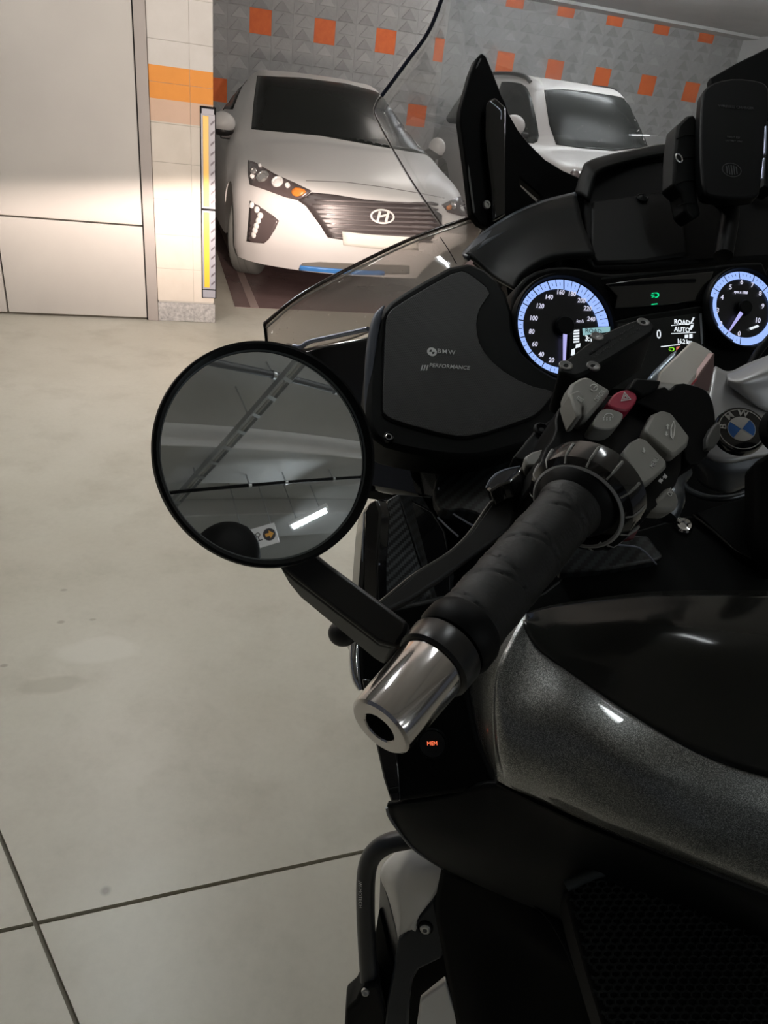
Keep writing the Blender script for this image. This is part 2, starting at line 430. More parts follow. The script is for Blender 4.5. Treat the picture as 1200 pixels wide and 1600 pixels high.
def tile_wall(name, x0, x1, yw, zlo, ztop, oranges, s, ox, oz, low):
    w = EB(name, x0, x1, yw, yw+.2, 0, 2.9, M_MORTAR); tag(w, kind='structure')
    pw, ph = .2443*s, .2393*s
    lowbm = []
    i0 = math.ceil((x0-ox)/pw-.2); i1 = math.floor((x1-ox)/pw+.2)
    for j in range(-9, 12):
        z = oz + j*ph
        if z-ph/2 < 0.02 or z+ph/2 > ztop+.12: continue
        for i in range(i0, i1+1):
            x = ox + i*pw; c = E(x, yw, z)
            if x-pw/2 < x0-.02 or x+pw/2*(0 if name == 'wall_back' else 1) > x1+.02: continue
            px, py, _ = proj(c)
            kind = 'orange' if (i, j) in oranges else random.choice('aabbc')
            if (z < zlo or px > 1230) and kind != 'orange': lowbm.append((c, kind)); continue
            o = bpy.data.objects.new('tile', TM[kind]); COL.objects.link(o); o.parent = w; hw = 1.0
            if name == 'wall_back' and i == 9: hw = .5; c = E(x-pw*.25, yw, z)       # the wall ends in a column of half tiles
            o.location = c-worg(w); o.rotation_euler = (0, 0, math.radians(19)); o.scale = (s*hw, 1, s)
    bm = bmesh.new()
    for c, kind in lowbm:
        n0 = len(bm.verts); bm.from_mesh(TM[kind]); bm.verts.ensure_lookup_table()
        M = Matrix.Translation(c) @ Matrix.Rotation(math.radians(19), 4, 'Z') @ Matrix.Diagonal((s, 1, s, 1))
        bmesh.ops.transform(bm, matrix=M, verts=bm.verts[n0:])
    if len(bm.verts):
        me = bpy.data.meshes.new('tiles'); bm.to_mesh(me); bm.free(); o = link('tile_field', me, None, w); o['kind'] = 'stuff'
        for x in (M_TILE, M_TILE3, M_TILE2): me.materials.append(x)
    return w
YA, YB, XS = 9.72, 11.95, 3.30
orA = {(3*k, 0) for k in range(0, 4)} | {(3*k+1, -3) for k in range(-1, 2)} | {(3*k+1, 3) for k in range(-1, 4)} | {(8, -3)}
tile_wall('wall_back', .05, XS+.025, YA, .95, 2.9, orA, 1.0, 1.12, 1.93, True)
orB = {(3*k, 0) for k in range(0, 6)} | {(3*k, 3) for k in range(0, 6)}
tile_wall('wall_rear', XS-.1, 9.2, YB, 1.35, 2.9, orB, 1.16, 5.09, 2.045, True)
tag(EB('wall_return', XS-.16, XS+.015, YA+.01, YB, 0, 2.9, M_TILE), kind='structure')
tag(EB('wall_bay', .05, .25, YD+.6, YA, 0, 2.9, M_CEIL), kind='structure')
tag(EB('wall_right', 9.2, 9.4, 3, YB+.2, 0, 2.9, M_CEIL), kind='structure')
# ================================================================== ceiling, beams
ce = EB('ceiling', -9, 14, -8, 16, 2.9, 3.05, M_CEIL); tag(ce, kind='structure')
EB('beam', 3.3, 9.2, YB-.38, YB, 2.86, 2.9, M_CEIL, ce)
for y0, y1, z in ((-1.65, -1.25, 2.68), (-2.60, -2.15, 2.72), (-5.4, -4.9, 2.6)): EB('beam', -9, 14, y0, y1, z, 2.9, M_CEIL, ce, .01)
# fluorescent lamps hanging under the ceiling along the driving lane, plus unseen ones added for brightness
def lamp(x, y, ang, label, L=1.2, z=2.42, warm=False, tube=None):
    r = empty('ceiling_lamp', E(x, y, z), label, 'lamp', 'tube lamps under the garage ceiling')
    a = math.radians(ang+19); ax = Vector((math.cos(a), math.sin(a), 0)); ay = Vector((-math.sin(a), math.cos(a), 0)); c = E(x, y, z)
    boxw('lamp_body', c+Z*.035, (ax, ay, Z), (L+.06, .07, .04), M_WHITE, r, .006)
    lathe('lamp_tube', c-ax*L/2, ax, [(0, 0), (0, .012), (.02, .014), (L-.02, .014), (L, .012), (L, 0)], tube or (M_TUBEW if warm else M_TUBE), r, 16)
    for s in (-1, 1):
        boxw('tube_holder', c+ax*(L/2+.012)*s+Z*.008, (ax, ay, Z), (.022, .034, .05), M_WHITE, r, .003)
        boxw('hanger', c+ax*(L*.35)*s+Z*((2.9-z)/2+.03), (ax, ay, Z), (.008, .008, 2.9-z-.05), M_STEEL, r)
    return r
lamp(-.25, 2.0, 90, 'lit tube lamp above the lane left of the motorcycle', L=1.15)
lamp(.74, .95, 100, 'added dim tube lamp, unseen, right above the motorcycle for the tank highlight', L=.42, tube=M_TUBED)  # added out of view to throw a highlight on the tank
lamp(-.30, 3.4, 90, 'lit tube lamp between the motorcycle and the parking bays', L=1.0, warm=True)
lamp(-1.5, 2.7, 90, 'lit tube lamp nearest the white door', warm=True, L=.9)
lamp(3.0, 4.3, 0, 'added unseen tube lamp in front of the two parked cars', warm=True)  # added out of view to light the bays and tiled wall
lamp(4.8, 5.0, 0, 'added unseen tube lamp above the nose of the white SUV', z=2.62)  # unseen extra lamp, put in for more light on the wall
lamp(2.7, 7.6, 0, 'added unseen tube lamp over the parked cars, brightening the tiled wall', z=2.78, warm=True, L=.7)  # added above the frame to brighten the nearer tiled wall
lamp(4.9, 9.4, 0, 'added unseen tube lamp behind the white SUV roof, brightening the tiled wall', z=2.84, L=2.6)  # unseen, added to lift the rear wall behind the windscreen
lamp(6.0, 8.2, 0, 'added unseen tube lamp above the white SUV, brightening the tiled wall', z=2.80, L=2.4)  # another unseen lamp added to brighten the rear tiled wall
lamp(4.2, -3.7, 0, 'added unseen tube lamp farthest behind the camera', L=1.2)  # added to brighten the ceiling reflected in the mirror
lamp(1.67, -1.79, 47, 'short lit tube lamp reflected at the lower right of the round mirror', L=.34)
# ================================================================== cars
def fn_pearl(nt, b):
    b.inputs['Coat Weight'].default_value = .12; b.inputs['Coat Roughness'].default_value = .25
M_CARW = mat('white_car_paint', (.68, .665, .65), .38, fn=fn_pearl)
M_GLASSD = mat('tinted_window', (.016, .018, .017), .25, spec=.08)
M_TRIMB = mat('black_trim', (.016, .015, .015), .4)
M_GRILLE = mat('dark_grille', (.055, .045, .045), .35)
M_CHROME = mat('chrome', (.78, .78, .80), .08, 1.0)
M_SATIN = mat('satin_metal', (.60, .60, .60), .3, 1.0)
M_RUBBER = mat('tyre_rubber', (.13, .135, .125), .75)
M_RIM = mat('alloy_rim', (.42, .42, .43), .3, .9)
M_BLUE = mat('blue_bumper_strip', (.06, .24, .62), .4)
M_AMBER = mat('amber_lens', (.75, .24, .04), .2)
M_LENS = mat('lamp_reflector', (.62, .61, .60), .15, .8)
M_DRL = mat('lamp_bulb', (.85, .84, .82), .2, spec=.8)
M_PLATE = mat('licence_plate', (.74, .72, .66), .45)
M_LAMPB = mat('lamp_housing', (.10, .075, .075), .25, coat=.6)
def fn_glass(tint, gl, haze=0.0, dust=0.0, hc=(.55, .54, .53)):
    def fn(nt, b):
        out = nt.nodes['Material Output']; tr = nd(nt, 'BsdfTransparent'); tr.inputs[0].default_value = (*tint, 1)
        gs = nd(nt, 'BsdfGlossy'); gs.inputs['Roughness'].default_value = .03; gs.inputs[0].default_value = (1, 1, 1, 1)
        lw = nd(nt, 'LayerWeight'); lw.inputs[0].default_value = .35
        mx = nd(nt, 'MixShader'); nt.links.new(mth(nt, 'ADD', mth(nt, 'MULTIPLY', lw.outputs['Fresnel'], gl), .01, True), mx.inputs[0]); nt.links.new(tr.outputs[0], mx.inputs[1]); nt.links.new(gs.outputs[0], mx.inputs[2])
        last = mx.outputs[0]
        if haze or dust:
            df = nd(nt, 'BsdfDiffuse'); df.inputs[0].default_value = (*hc, 1)
            v = nd(nt, 'TexVoronoi'); v.inputs['Scale'].default_value = 150; tc = nd(nt, 'TexCoord'); nt.links.new(tc.outputs['Object'], v.inputs['Vector'])
            spot = mth(nt, 'DIVIDE', mth(nt, 'SUBTRACT', .11, v.outputs['Distance']), .08, True)
            big = mth(nt, 'DIVIDE', mth(nt, 'SUBTRACT', noise(nt, 9, 4, .6), .48), .12, True)
            k = mth(nt, 'ADD', mth(nt, 'MULTIPLY', mth(nt, 'MULTIPLY', spot, big), dust), haze, True)
            m2 = nd(nt, 'MixShader'); nt.links.new(k, m2.inputs[0]); nt.links.new(last, m2.inputs[1]); nt.links.new(df.outputs[0], m2.inputs[2]); last = m2.outputs[0]
        nt.links.new(last, out.inputs['Surface'])
    return fn
M_LENSG = mat('clear_lens', fn=fn_glass((.95, .95, .95), .8))
def carspace(x, y, yaw):
    a = math.radians(yaw); f = Vector((math.sin(a), -math.cos(a), 0)); l = Vector((math.cos(a), math.sin(a), 0)); o = Vector((x, y, 0))
    return (lambda u, v, z: o+f*u+l*v+Z*z), f, l
def netbody(name, rows, C, m, root, nu=5, nv=5, cuts=()):
    R = []
    for r in rows:
        full = [(u, -v, z) for u, v, z in r[:0:-1]] + r
        R.append([C(*q) for q in full])
    a = len(R)-1; b = len(R[0])-1
    R = [[cr(r, j/nv) for j in range(b*nv+1)] for r in R]
    G = [[cr([r[j] for r in R], i/nu) for j in range(b*nv+1)] for i in range(a*nu+1)]
    bm = bmesh.new(); V = [[bm.verts.new(p) for p in g] for g in G]
    for i in range(len(V)-1):
        for j in range(len(V[0])-1): bm.faces.new((V[i][j], V[i+1][j], V[i+1][j+1], V[i][j+1]))
    # close underneath: border loop fan
    bm.verts.index_update()
    loop = V[0] + [g[-1] for g in V[1:-1]] + V[-1][::-1] + [g[0] for g in V[-2:0:-1]]
    c = bm.verts.new(sum((v.co for v in loop), Vector())/len(loop))
    for i in range(len(loop)):
        try: bm.faces.new((loop[i], c, loop[(i+1) % len(loop)]))
        except ValueError: pass
    bmesh.ops.remove_doubles(bm, verts=bm.verts, dist=1e-5)
    bmesh.ops.recalc_face_normals(bm, faces=bm.faces)
    bvh = BVHTree.FromBMesh(bm)
    o = from_bm(name, bm, m, root)
    autosm(o, 50)
    return o, bvh
def cutwheels(o, root, cyl):
    """wheel-arch hollows: boolean with side cylinders, baked into the mesh"""
    for c, d, r, w in cyl:
        k = lathe('cutter', c-d*w/2, d, [(0, 0), (0, r), (w, r), (w, 0)], None, None, 36)
        k.data.transform(Matrix.Translation(-worg(root))); k.parent = root
        md = o.modifiers.new('arch', 'BOOLEAN'); md.operation = 'DIFFERENCE'; md.object = k; md.solver = 'EXACT'
        dg = bpy.context.evaluated_depsgraph_get(); me = bpy.data.meshes.new_from_object(o.evaluated_get(dg))
        old = o.data; o.modifiers.clear(); o.data = me; bpy.data.meshes.remove(old); bpy.data.objects.remove(k)
        autosm(o, 40)
def decal(name, pts, bvh, off, thick, m, parent, cuts=3, rnd=0):
    """a thin fitted panel: outline seen at these pixels, laid on the real curved body, with its own thickness"""
    if rnd: pts = chaikin(pts, rnd)
    bm = bmesh.new(); vs = [bm.verts.new((x, y, 0)) for x, y in pts]
    for t in tessellate_polygon([[Vector((x, y, 0)) for x, y in pts]]):
        try: bm.faces.new([vs[i] for i in t])
        except ValueError: pass
    for _ in range(cuts):
        es = [e for e in bm.edges if e.calc_length() > 9]
        if not es: break
        bmesh.ops.subdivide_edges(bm, edges=es, cuts=1); bmesh.ops.triangulate(bm, faces=bm.faces)
    miss = []; zs = []
    for v in bm.verts:
        x, y = v.co.x, v.co.y; d = ray(x, y).normalized(); loc, nr, idx, dist = bvh.ray_cast(EYE, d)
        if loc is None: miss.append((v, x, y)); continue
        if nr.dot(d) > 0: nr = -nr
        v.co = loc+nr*off; zs.append(proj(loc)[2])
    zm = sum(zs)/max(1, len(zs)) if zs else 6
    hit = [v.co.copy() for v in bm.verts if v not in [q[0] for q in miss]]
    for v, x, y in miss:
        if hit:
            dd = ray(x, y).normalized(); best = min(hit, key=lambda h: ((h-EYE)-dd*(h-EYE).dot(dd)).length)
            loc, nr, idx, dist = bvh.find_nearest(EYE+dd*(best-EYE).dot(dd)); v.co = loc+nr*off*(1 if nr.dot(dd) < 0 else -1)
        else: v.co = P(x, y, zm)
    bm.normal_update()
    if sum(f.normal.dot(EYE-f.calc_center_median()) for f in bm.faces) < 0: bmesh.ops.reverse_faces(bm, faces=bm.faces)
    o = from_bm(name, bm, m, parent); autosm(o, 60)
    md = o.modifiers.new('solid', 'SOLIDIFY'); md.thickness = thick; md.offset = -1
    return o
def onbody(bvh, x, y, off=0):
    d = ray(x, y).normalized(); loc, nr, i, ds = bvh.ray_cast(EYE, d)
    if loc is None: return None, None
    if nr.dot(d) > 0: nr = -nr
    return loc+nr*off, nr
def wheel(name, c, axis, r, w, root):
    wr = lathe(name, c-axis*w/2, axis, [(.02, r*.66), (.004, r*.7), (.0, r*.86), (.012, r*.96), (.03, r), (w/2-.03, r), (w/2-.026, r-.006), (w/2-.022, r), (w/2+.022, r), (w/2+.026, r-.006), (w/2+.03, r), (w-.03, r), (w-.012, r*.96), (w, r*.86), (w-.004, r*.7), (w-.02, r*.66)], M_RUBBER, root, 44)
    lathe('rim', c-axis*(w/2-.015), axis, [(0, r*.68), (.02, r*.66), (.05, r*.60), (w*.6, r*.58)], M_RIM, wr, 44)
    a = axis.orthogonal().normalized(); b = axis.cross(a)
    lathe('hub', c-axis*(w/2-.03), axis, [(0, 0), (0, .045), (.03, .06), (.06, .06)], M_RIM, wr, 20)
    for k in range(10):
        t = 2*PI*k/10+.3; d = a*math.cos(t)+b*math.sin(t); e = axis.cross(d)
        boxw('spoke', c-axis*(w/2-.045)+d*r*.36, (d, e, axis), (r*.55, .03, .022), M_RIM, wr, .004)
    return wr
def ellips(name, c, ax, rad, m, parent, seg=20):
    bm = bmesh.new(); bmesh.ops.create_uvsphere(bm, u_segments=seg, v_segments=seg//2+2, radius=1)
    for v in bm.verts: q = v.co.copy(); v.co = c+ax[0]*q.x*rad[0]+ax[1]*q.y*rad[1]+ax[2]*q.z*rad[2]
    bmesh.ops.recalc_face_normals(bm, faces=bm.faces)
    return from_bm(name, bm, m, parent, True)
# ---------------------------------------------------------------- white hatchback
C1, cf, cl = carspace(-.335, 5.27, 19.6)
rows1 = [
 [(-.06, 0, .20), (-.10, .4, .20), (-.24, .70, .20), (-.36, .82, .20), (-.46, .87, .20), (-.53, .88, .20)],
 [(.0, 0, .40), (-.03, .4, .40), (-.17, .72, .40), (-.32, .84, .37), (-.44, .89, .33), (-.54, .90, .26)],
 [(.0, 0, .60), (-.04, .4, .60), (-.20, .72, .59), (-.36, .845, .55), (-.47, .895, .45), (-.56, .905, .29)],
 [(-.05, 0, .76), (-.10, .4, .755), (-.28, .70, .745), (-.46, .83, .70), (-.56, .895, .58), (-.62, .91, .30)],
 [(-.30, 0, .865), (-.34, .4, .86), (-.48, .70, .83), (-.65, .84, .77), (-.72, .90, .62), (-.75, .91, .30)],
 [(-.80, 0, .965), (-.82, .4, .96), (-.90, .68, .925), (-1.0, .83, .85), (-1.0, .905, .62), (-1.0, .91, .28)],
 [(-1.12, 0, 1.01), (-1.14, .42, 1.00), (-1.20, .70, .97), (-1.3, .85, .90), (-1.3, .91, .62), (-1.3, .90, .22)],
 [(-1.52, 0, 1.215), (-1.56, .40, 1.20), (-1.66, .64, 1.15), (-1.72, .84, .94), (-1.72, .91, .6), (-1.72, .90, .2)],
 [(-1.96, 0, 1.40), (-2.0, .37, 1.385), (-2.06, .57, 1.33), (-2.1, .83, .96), (-2.1, .91, .6), (-2.1, .90, .2)],
 [(-2.5, 0, 1.45), (-2.5, .36, 1.44), (-2.5, .56, 1.38), (-2.5, .83, .97), (-2.5, .91, .6), (-2.5, .90, .2)],
 [(-3.2, 0, 1.40), (-3.2, .34, 1.39), (-3.2, .53, 1.33), (-3.2, .82, .98), (-3.2, .905, .6), (-3.2, .90, .22)],
 [(-4.0, 0, 1.15), (-4.0, .33, 1.14), (-4.0, .52, 1.10), (-4.0, .78, .95), (-4.0, .88, .6), (-4.0, .86, .28)],
 [(-4.38, 0, 1.0), (-4.38, .3, .99), (-4.36, .52, .96), (-4.34, .70, .88), (-4.3, .82, .6), (-4.28, .80, .3)],
 [(-4.42, 0, .42), (-4.42, .3, .42), (-4.40, .5, .42), (-4.38, .66, .40), (-4.34, .76, .36), (-4.3, .78, .32)]]
car = empty('parked_car', C1(-2.2, 0, 0), 'white hatchback parked nose out beside the block pillar, its bumper lit by the headlamp', 'car')
body1, bv1 = netbody('body', rows1, C1, M_CARW, car)
cutwheels(body1, car, [(C1(u, v, .31), cl, .35, .5) for u in (-.88, -3.58) for v in (-.82, .82)])
ws1 = [(402, 119), (470, 122), (540, 131), (609, 149), (642, 195), (674, 243), (600, 230), (500, 212), (393, 202), (396, 165)]
decal('windshield', ws1, bv1, .004, .004, M_GLASSD, car, 6)
# front door window, quarter window
decal('side_window', [(377, 121), (384, 122), (372, 150), (364, 171), (346, 170), (354, 148), (366, 128)], bv1, .004, .004, M_GLASSD, car, 2)
decal('hood_seam', [(478, 282), (540, 284), (600, 292), (660, 302), (695, 309), (695, 310), (660, 303.2), (600, 293.2), (540, 285.2), (478, 283)], bv1, .0006, .002, mat('seam_grey', (.25, .23, .22), .6), car, 3)
def headlight(pts, dots, am, root, bvh):
    h = decal('headlight', pts, bvh, .006, .012, M_LAMPB, root, 3)
    for x, y, r, k in dots:
        c, n = onbody(bvh, x, y, .008)
        if c is None: continue
        lathe('lamp_unit', c-n*.006, n, [(0, r), (.016, r*.95), (.020, r*.75), (.012, r*.6), (.016, r*.35), (.020, 0)], M_LENS if k else M_DRL, h, 20)
    decal('indicator_lens', am, bvh, .014, .006, M_AMBER, h, 2, 1)
    return h
headlight([(388, 251), (398, 254), (430, 273), (462, 287), (487, 299), (477, 307), (465, 313), (445, 308), (415, 297), (391, 289), (388, 270)],
          [(398, 269, .024, 1), (411, 277, .047, 1), (434, 285, .042, 0), (450, 291, .018, 0), (396, 277, .016, 0), (407, 261, .012, 0)],
          [(456, 298), (464, 294), (480, 299), (474, 305), (464, 308), (457, 305)], car, bv1)
headlight([(690, 320), (712, 309), (740, 305), (775, 318), (760, 335), (722, 338), (700, 332)],
          [(706, 322, .03, 1), (730, 318, .03, 0)], [(695, 324), (702, 320), (704, 327), (698, 329)], car, bv1)
gr = decal('grille', [(487, 301), (520, 304), (570, 312), (625, 317), (672, 322), (690, 336), (690, 352), (672, 376), (640, 382), (560, 379), (512, 371), (500, 352), (478, 322), (465, 313), (478, 307)], bv1, .005, .012, M_GRILLE, car, 4)
for k in range(9):       # grille bars
    y = 313+7.2*k; x0 = (484, 480, 484, 489, 494, 499, 503, 507, 511)[k]; 
    decal('grille_bar', [(x0+8, y-1.6), (560, y+1.0), (640, y+4), (683-2*max(0, k-4), y+6), (683-2*max(0, k-4), y+8.6), (640, y+6.6), (560, y+3.6), (x0+8, y+1.0)], bv1, .012, .012, mat('grille_bar_grey', (.17, .15, .15), .3, .4), gr, 2)
pl = decal('licence_plate', [(534, 361), (580, 366), (652, 371), (652, 390), (580, 387), (536, 382)], bv1, .02, .012, M_PLATE, car, 2)
# ringed emblem with a slanted H
ec, en = onbody(bv1, 596, 338, .02); eu = (cl-en*cl.dot(en)).normalized(); ev = en.cross(eu)
if ev.z < 0: ev = -ev
ring = [[ec+eu*math.cos(t)*a+ev*math.sin(t)*b for t in [2*PI*k/40 for k in range(40)]] for a, b in ((.088, .048), (.075, .037))]
bm = bmesh.new(); A = [bm.verts.new(p) for p in ring[0]]; B = [bm.verts.new(p) for p in ring[1]]; A2_ = [bm.verts.new(p+en*.006) for p in ring[0]]; B2_ = [bm.verts.new(p+en*.006) for p in ring[1]]
for k in range(40):
    k2 = (k+1) % 40
    for q in ((A2_[k], A2_[k2], B2_[k2], B2_[k]), (A[k], A[k2], A2_[k2], A2_[k]), (B[k2], B[k], B2_[k], B2_[k2]), (A[k2], A[k], B[k], B[k2])): bm.faces.new(q)
bmesh.ops.recalc_face_normals(bm, faces=bm.faces)
emb = from_bm('emblem', bm, mat('emblem_bright', (.80, .78, .76), .35, .3), car)
def ef(pts): return [ec+eu*x+ev*y for x, y in pts]
flatpoly('emblem_letter', [ef([(-.042, -.034), (-.026, -.037), (-.010, .030), (-.028, .034)]), ef([(.018, -.032), (.036, -.034), (.050, .030), (.034, .036)]), ef([(-.028, -.010), (.024, .004), (.030, .020), (-.020, .004)])], MATS['emblem_bright'], emb, en*.006)
fg = decal('fog_lamp_bezel', [(391, 314), (410, 326), (427, 337), (436, 345), (430, 358), (420, 374), (413, 380), (398, 379), (386, 377), (389, 345)], bv1, .005, .01, M_LAMPB, car, 3)
for x, y in ((395, 321), (403, 328), (408, 337), (405, 345), (402, 353), (400, 360), (398, 367)):
    c, n = onbody(bv1, x, y, .006); lathe('running_lamp', c, n, [(0, .021), (.008, .021), (.013, .013), (.015, 0)], M_DRL, fg, 16)
decal('lower_intake', [(472, 411), (500, 409), (560, 412), (640, 415), (640, 428), (560, 428), (490, 424), (466, 421)], bv1, .004, .01, mat('intake_grey', (.20, .19, .17), .5), car, 3)
decal('bumper_strip', [(469, 414), (500, 417), (545, 421), (600, 423), (600, 429), (545, 428), (500, 424), (468, 421)], bv1, .012, .01, M_BLUE, car, 3)
for v in (-.93, .93):
    h = ellips('wing_mirror', C1(-1.50, v*(.97 if v < 0 else 1), 1.02), (cl, cf, Z), (.098 if v < 0 else .07, .10, .078), M_CARW, car)
    ellips('mirror_base', C1(-1.51, v*.97, .965), (cl, cf, Z), (.085, .09, .045), M_TRIMB, h)
    boxw('mirror_arm', C1(-1.50, v*.93, .93), (cl, cf, Z), (.12, .06, .05), M_TRIMB, h, .01)
sa = math.radians(22)
for u in (-.88, -3.58):
    for v in (-.74, .76):
        ax = cl*(-v/abs(v)) if v > 0 else cl
        if u > -1: ax = (ax*math.cos(sa) + cf*math.sin(sa)*(-1 if v > 0 else 1)).normalized()
        wheel('wheel', C1(u, v, .31), ax, .31, .205, car)
# ---------------------------------------------------------------- white SUV further right
C2, sf, sl = carspace(2.36, 8.36, 21.5)
rows2 = [
 [(-.06, 0, .22), (-.10, .4, .22), (-.24, .72, .22), (-.36, .84, .22), (-.46, .90, .22), (-.53, .91, .22)],
 [(.0, 0, .45), (-.03, .4, .45), (-.15, .74, .45), (-.30, .86, .42), (-.44, .915, .36), (-.54, .92, .28)],
 [(.0, 0, .72), (-.03, .4, .72), (-.16, .74, .70), (-.32, .87, .66), (-.47, .92, .52), (-.56, .93, .32)],
 [(-.05, 0, .93), (-.08, .4, .93), (-.24, .72, .91), (-.42, .85, .85), (-.56, .915, .66), (-.62, .93, .34)],
 [(-.26, 0, 1.01), (-.30, .4, 1.00), (-.42, .72, .98), (-.62, .86, .91), (-.72, .925, .7), (-.75, .93, .34)],
 [(-.75, 0, 1.09), (-.77, .4, 1.08), (-.84, .72, 1.04), (-.95, .86, .97), (-1.0, .925, .7), (-1.0, .93, .32)],
 [(-1.05, 0, 1.13), (-1.07, .42, 1.12), (-1.14, .73, 1.08), (-1.25, .87, 1.01), (-1.3, .93, .7), (-1.3, .92, .24)],
 [(-1.42, 0, 1.42), (-1.46, .42, 1.41), (-1.55, .67, 1.35), (-1.62, .86, 1.06), (-1.62, .93, .7), (-1.62, .92, .22)],
 [(-1.80, 0, 1.65), (-1.84, .40, 1.64), (-1.92, .62, 1.58), (-2.0, .86, 1.08), (-2.0, .93, .7), (-2.0, .92, .22)],
 [(-2.4, 0, 1.71), (-2.4, .40, 1.70), (-2.4, .62, 1.64), (-2.4, .86, 1.09), (-2.4, .93, .7), (-2.4, .92, .22)],
 [(-3.2, 0, 1.70), (-3.2, .38, 1.69), (-3.2, .60, 1.63), (-3.2, .86, 1.11), (-3.2, .93, .7), (-3.2, .92, .24)],
 [(-3.8, 0, 1.66), (-3.8, .36, 1.65), (-3.8, .56, 1.58), (-3.8, .82, 1.12), (-3.8, .91, .7), (-3.8, .90, .28)],
 [(-4.2, 0, 1.30), (-4.2, .34, 1.29), (-4.18, .56, 1.25), (-4.15, .76, 1.05), (-4.1, .86, .7), (-4.1, .84, .3)],
 [(-4.35, 0, .45), (-4.35, .3, .45), (-4.33, .5, .45), (-4.3, .68, .44), (-4.25, .78, .40), (-4.2, .80, .34)]]
suv = empty('parked_car', C2(-2.2, 0, 0), 'white SUV with black roof rails parked farther right, seen through the windscreen', 'car')
rows2 = [[(u, v*1.07, z+(.09*min(1, (z-1.1)/.3) if z > 1.1 else 0)) for u, v, z in r] for r in rows2]
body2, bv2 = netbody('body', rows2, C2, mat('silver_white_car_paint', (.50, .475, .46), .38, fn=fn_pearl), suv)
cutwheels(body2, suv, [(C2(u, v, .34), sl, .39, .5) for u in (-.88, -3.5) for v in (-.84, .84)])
decal('windshield', [(850, 141), (880, 140), (920, 144), (965, 151), (1005, 163), (1032, 186), (1054, 213), (1010, 230), (960, 236), (910, 232), (869, 226), (858, 195)], bv2, .004, .004, M_GLASSD, suv, 6)
decal('side_window', [(779, 128), (800, 128), (820, 132), (830, 150), (839, 190), (843, 220), (830, 226), (810, 216), (790, 205), (779, 190)], bv2, .004, .004, M_GLASSD, suv, 5, 1)
decal('side_window', [(688, 139), (705, 137), (732, 134), (755, 131), (771, 129), (772, 188), (745, 192), (715, 194), (698, 192), (687, 170)], bv2, .004, .004, M_GLASSD, suv, 5, 1)
for s in (-1, 1):
    tube('roof_rail', [C2(-1.95, s*.64, 1.715), C2(-2.15, s*.64, 1.775), C2(-2.6, s*.64, 1.80), C2(-3.3, s*.62, 1.79), C2(-3.7, s*.60, 1.75)], .022, M_TRIMB, suv, 8, 20, world=True)
    h = ellips('wing_mirror', C2(-1.38, s*1.05, 1.25 if s < 0 else 1.16), (sl, sf, Z), (.14, .09, .11), MATS['silver_white_car_paint'], suv)
    boxw('mirror_arm', C2(-1.38, s*.93, 1.17), (sl, sf, Z), (.16, .06, .05), M_TRIMB, h, .01)
hl = decal('headlight', [(891, 270), (897, 265), (908, 268), (915, 280), (905, 290), (893, 282)], bv2, .006, .01, M_LAMPB, suv, 2)
for u in (-.88, -3.5):
    for v in (-.82, .82): wheel('wheel', C2(u, v, .34), sl*(-1 if v > 0 else 1), .34, .22, suv)
flatp = None
# ================================================================== motorcycle: fairing, tank, screen
M_TEX = mat('textured_black_plastic', (.0042, .0050, .0050), .55, spec=.10, fn=lambda nt, b: bump(nt, b, noise(nt, 900, 2, .6), .25, .0004))
M_DEEP = mat('deep_black', (.0016, .0018, .0020), .6, spec=.08)
M_SHEEN = mat('slate_black_plastic', (.0052, .0063, .0070), .5, spec=.12, fn=lambda nt, b: bump(nt, b, noise(nt, 700, 2, .6), .15, .0004))
M_GLOSSB = mat('gloss_black', (.008, .008, .009), .12, coat=.5)
M_ALU = mat('brushed_aluminium', (.80, .79, .78), .45, .45)
M_BARSIL = mat('silver_bracket', (.60, .575, .54), .45, .35)
M_GREYB = mat('grey_switch_plastic', (.22, .216, .20), .5)
M_EDGE = mat('bright_trim_edge', (.30, .33, .42), .3, .6)
M_WHT = mat('white_print', (.62, .62, .62), .5)
M_GREYP = mat('grey_print', (.58, .58, .56), .5)
def fn_tank(nt, b):
    v = nd(nt, 'TexVoronoi'); v.inputs['Scale'].default_value = 2600; tc = nd(nt, 'TexCoord'); nt.links.new(tc.outputs['Object'], v.inputs['Vector'])
    sp = nd(nt, 'SeparateXYZ'); nt.links.new(v.outputs['Color'], sp.inputs[0])
    nt.links.new(ramp(nt, sp.outputs[0], [(.0, (.085, .09, .088)), (.55, (.17, .178, .175)), (.95, (.42, .43, .42))]), b.inputs['Base Color'])
    nrm = nd(nt, 'Bump'); nrm.inputs['Strength'].default_value = .35; nrm.inputs['Distance'].default_value = .0006
    nt.links.new(sp.outputs[1], nrm.inputs['Height']); nt.links.new(nrm.outputs[0], b.inputs['Normal'])
    b.inputs['Coat Normal'].default_value = (0, 0, 0)
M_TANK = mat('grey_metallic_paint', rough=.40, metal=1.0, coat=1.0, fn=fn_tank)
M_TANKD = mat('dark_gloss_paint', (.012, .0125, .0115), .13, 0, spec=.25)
def fn_carbon(sc_, lo, hi):
    def fn(nt, b):
        uv = nd(nt, 'UVMap'); s = nd(nt, 'SeparateXYZ'); nt.links.new(uv.outputs[0], s.inputs[0])
        a = mth(nt, 'FLOOR', mth(nt, 'DIVIDE', s.outputs[0], sc_)); c = mth(nt, 'FLOOR', mth(nt, 'DIVIDE', s.outputs[1], sc_))
        k = mth(nt, 'MODULO', mth(nt, 'ADD', mth(nt, 'ADD', a, mth(nt, 'MULTIPLY', c, -1)), 4000), 4)
        nt.links.new(mixc(nt, mth(nt, 'LESS_THAN', k, 1.5), lo, hi), b.inputs['Base Color'])
    return fn
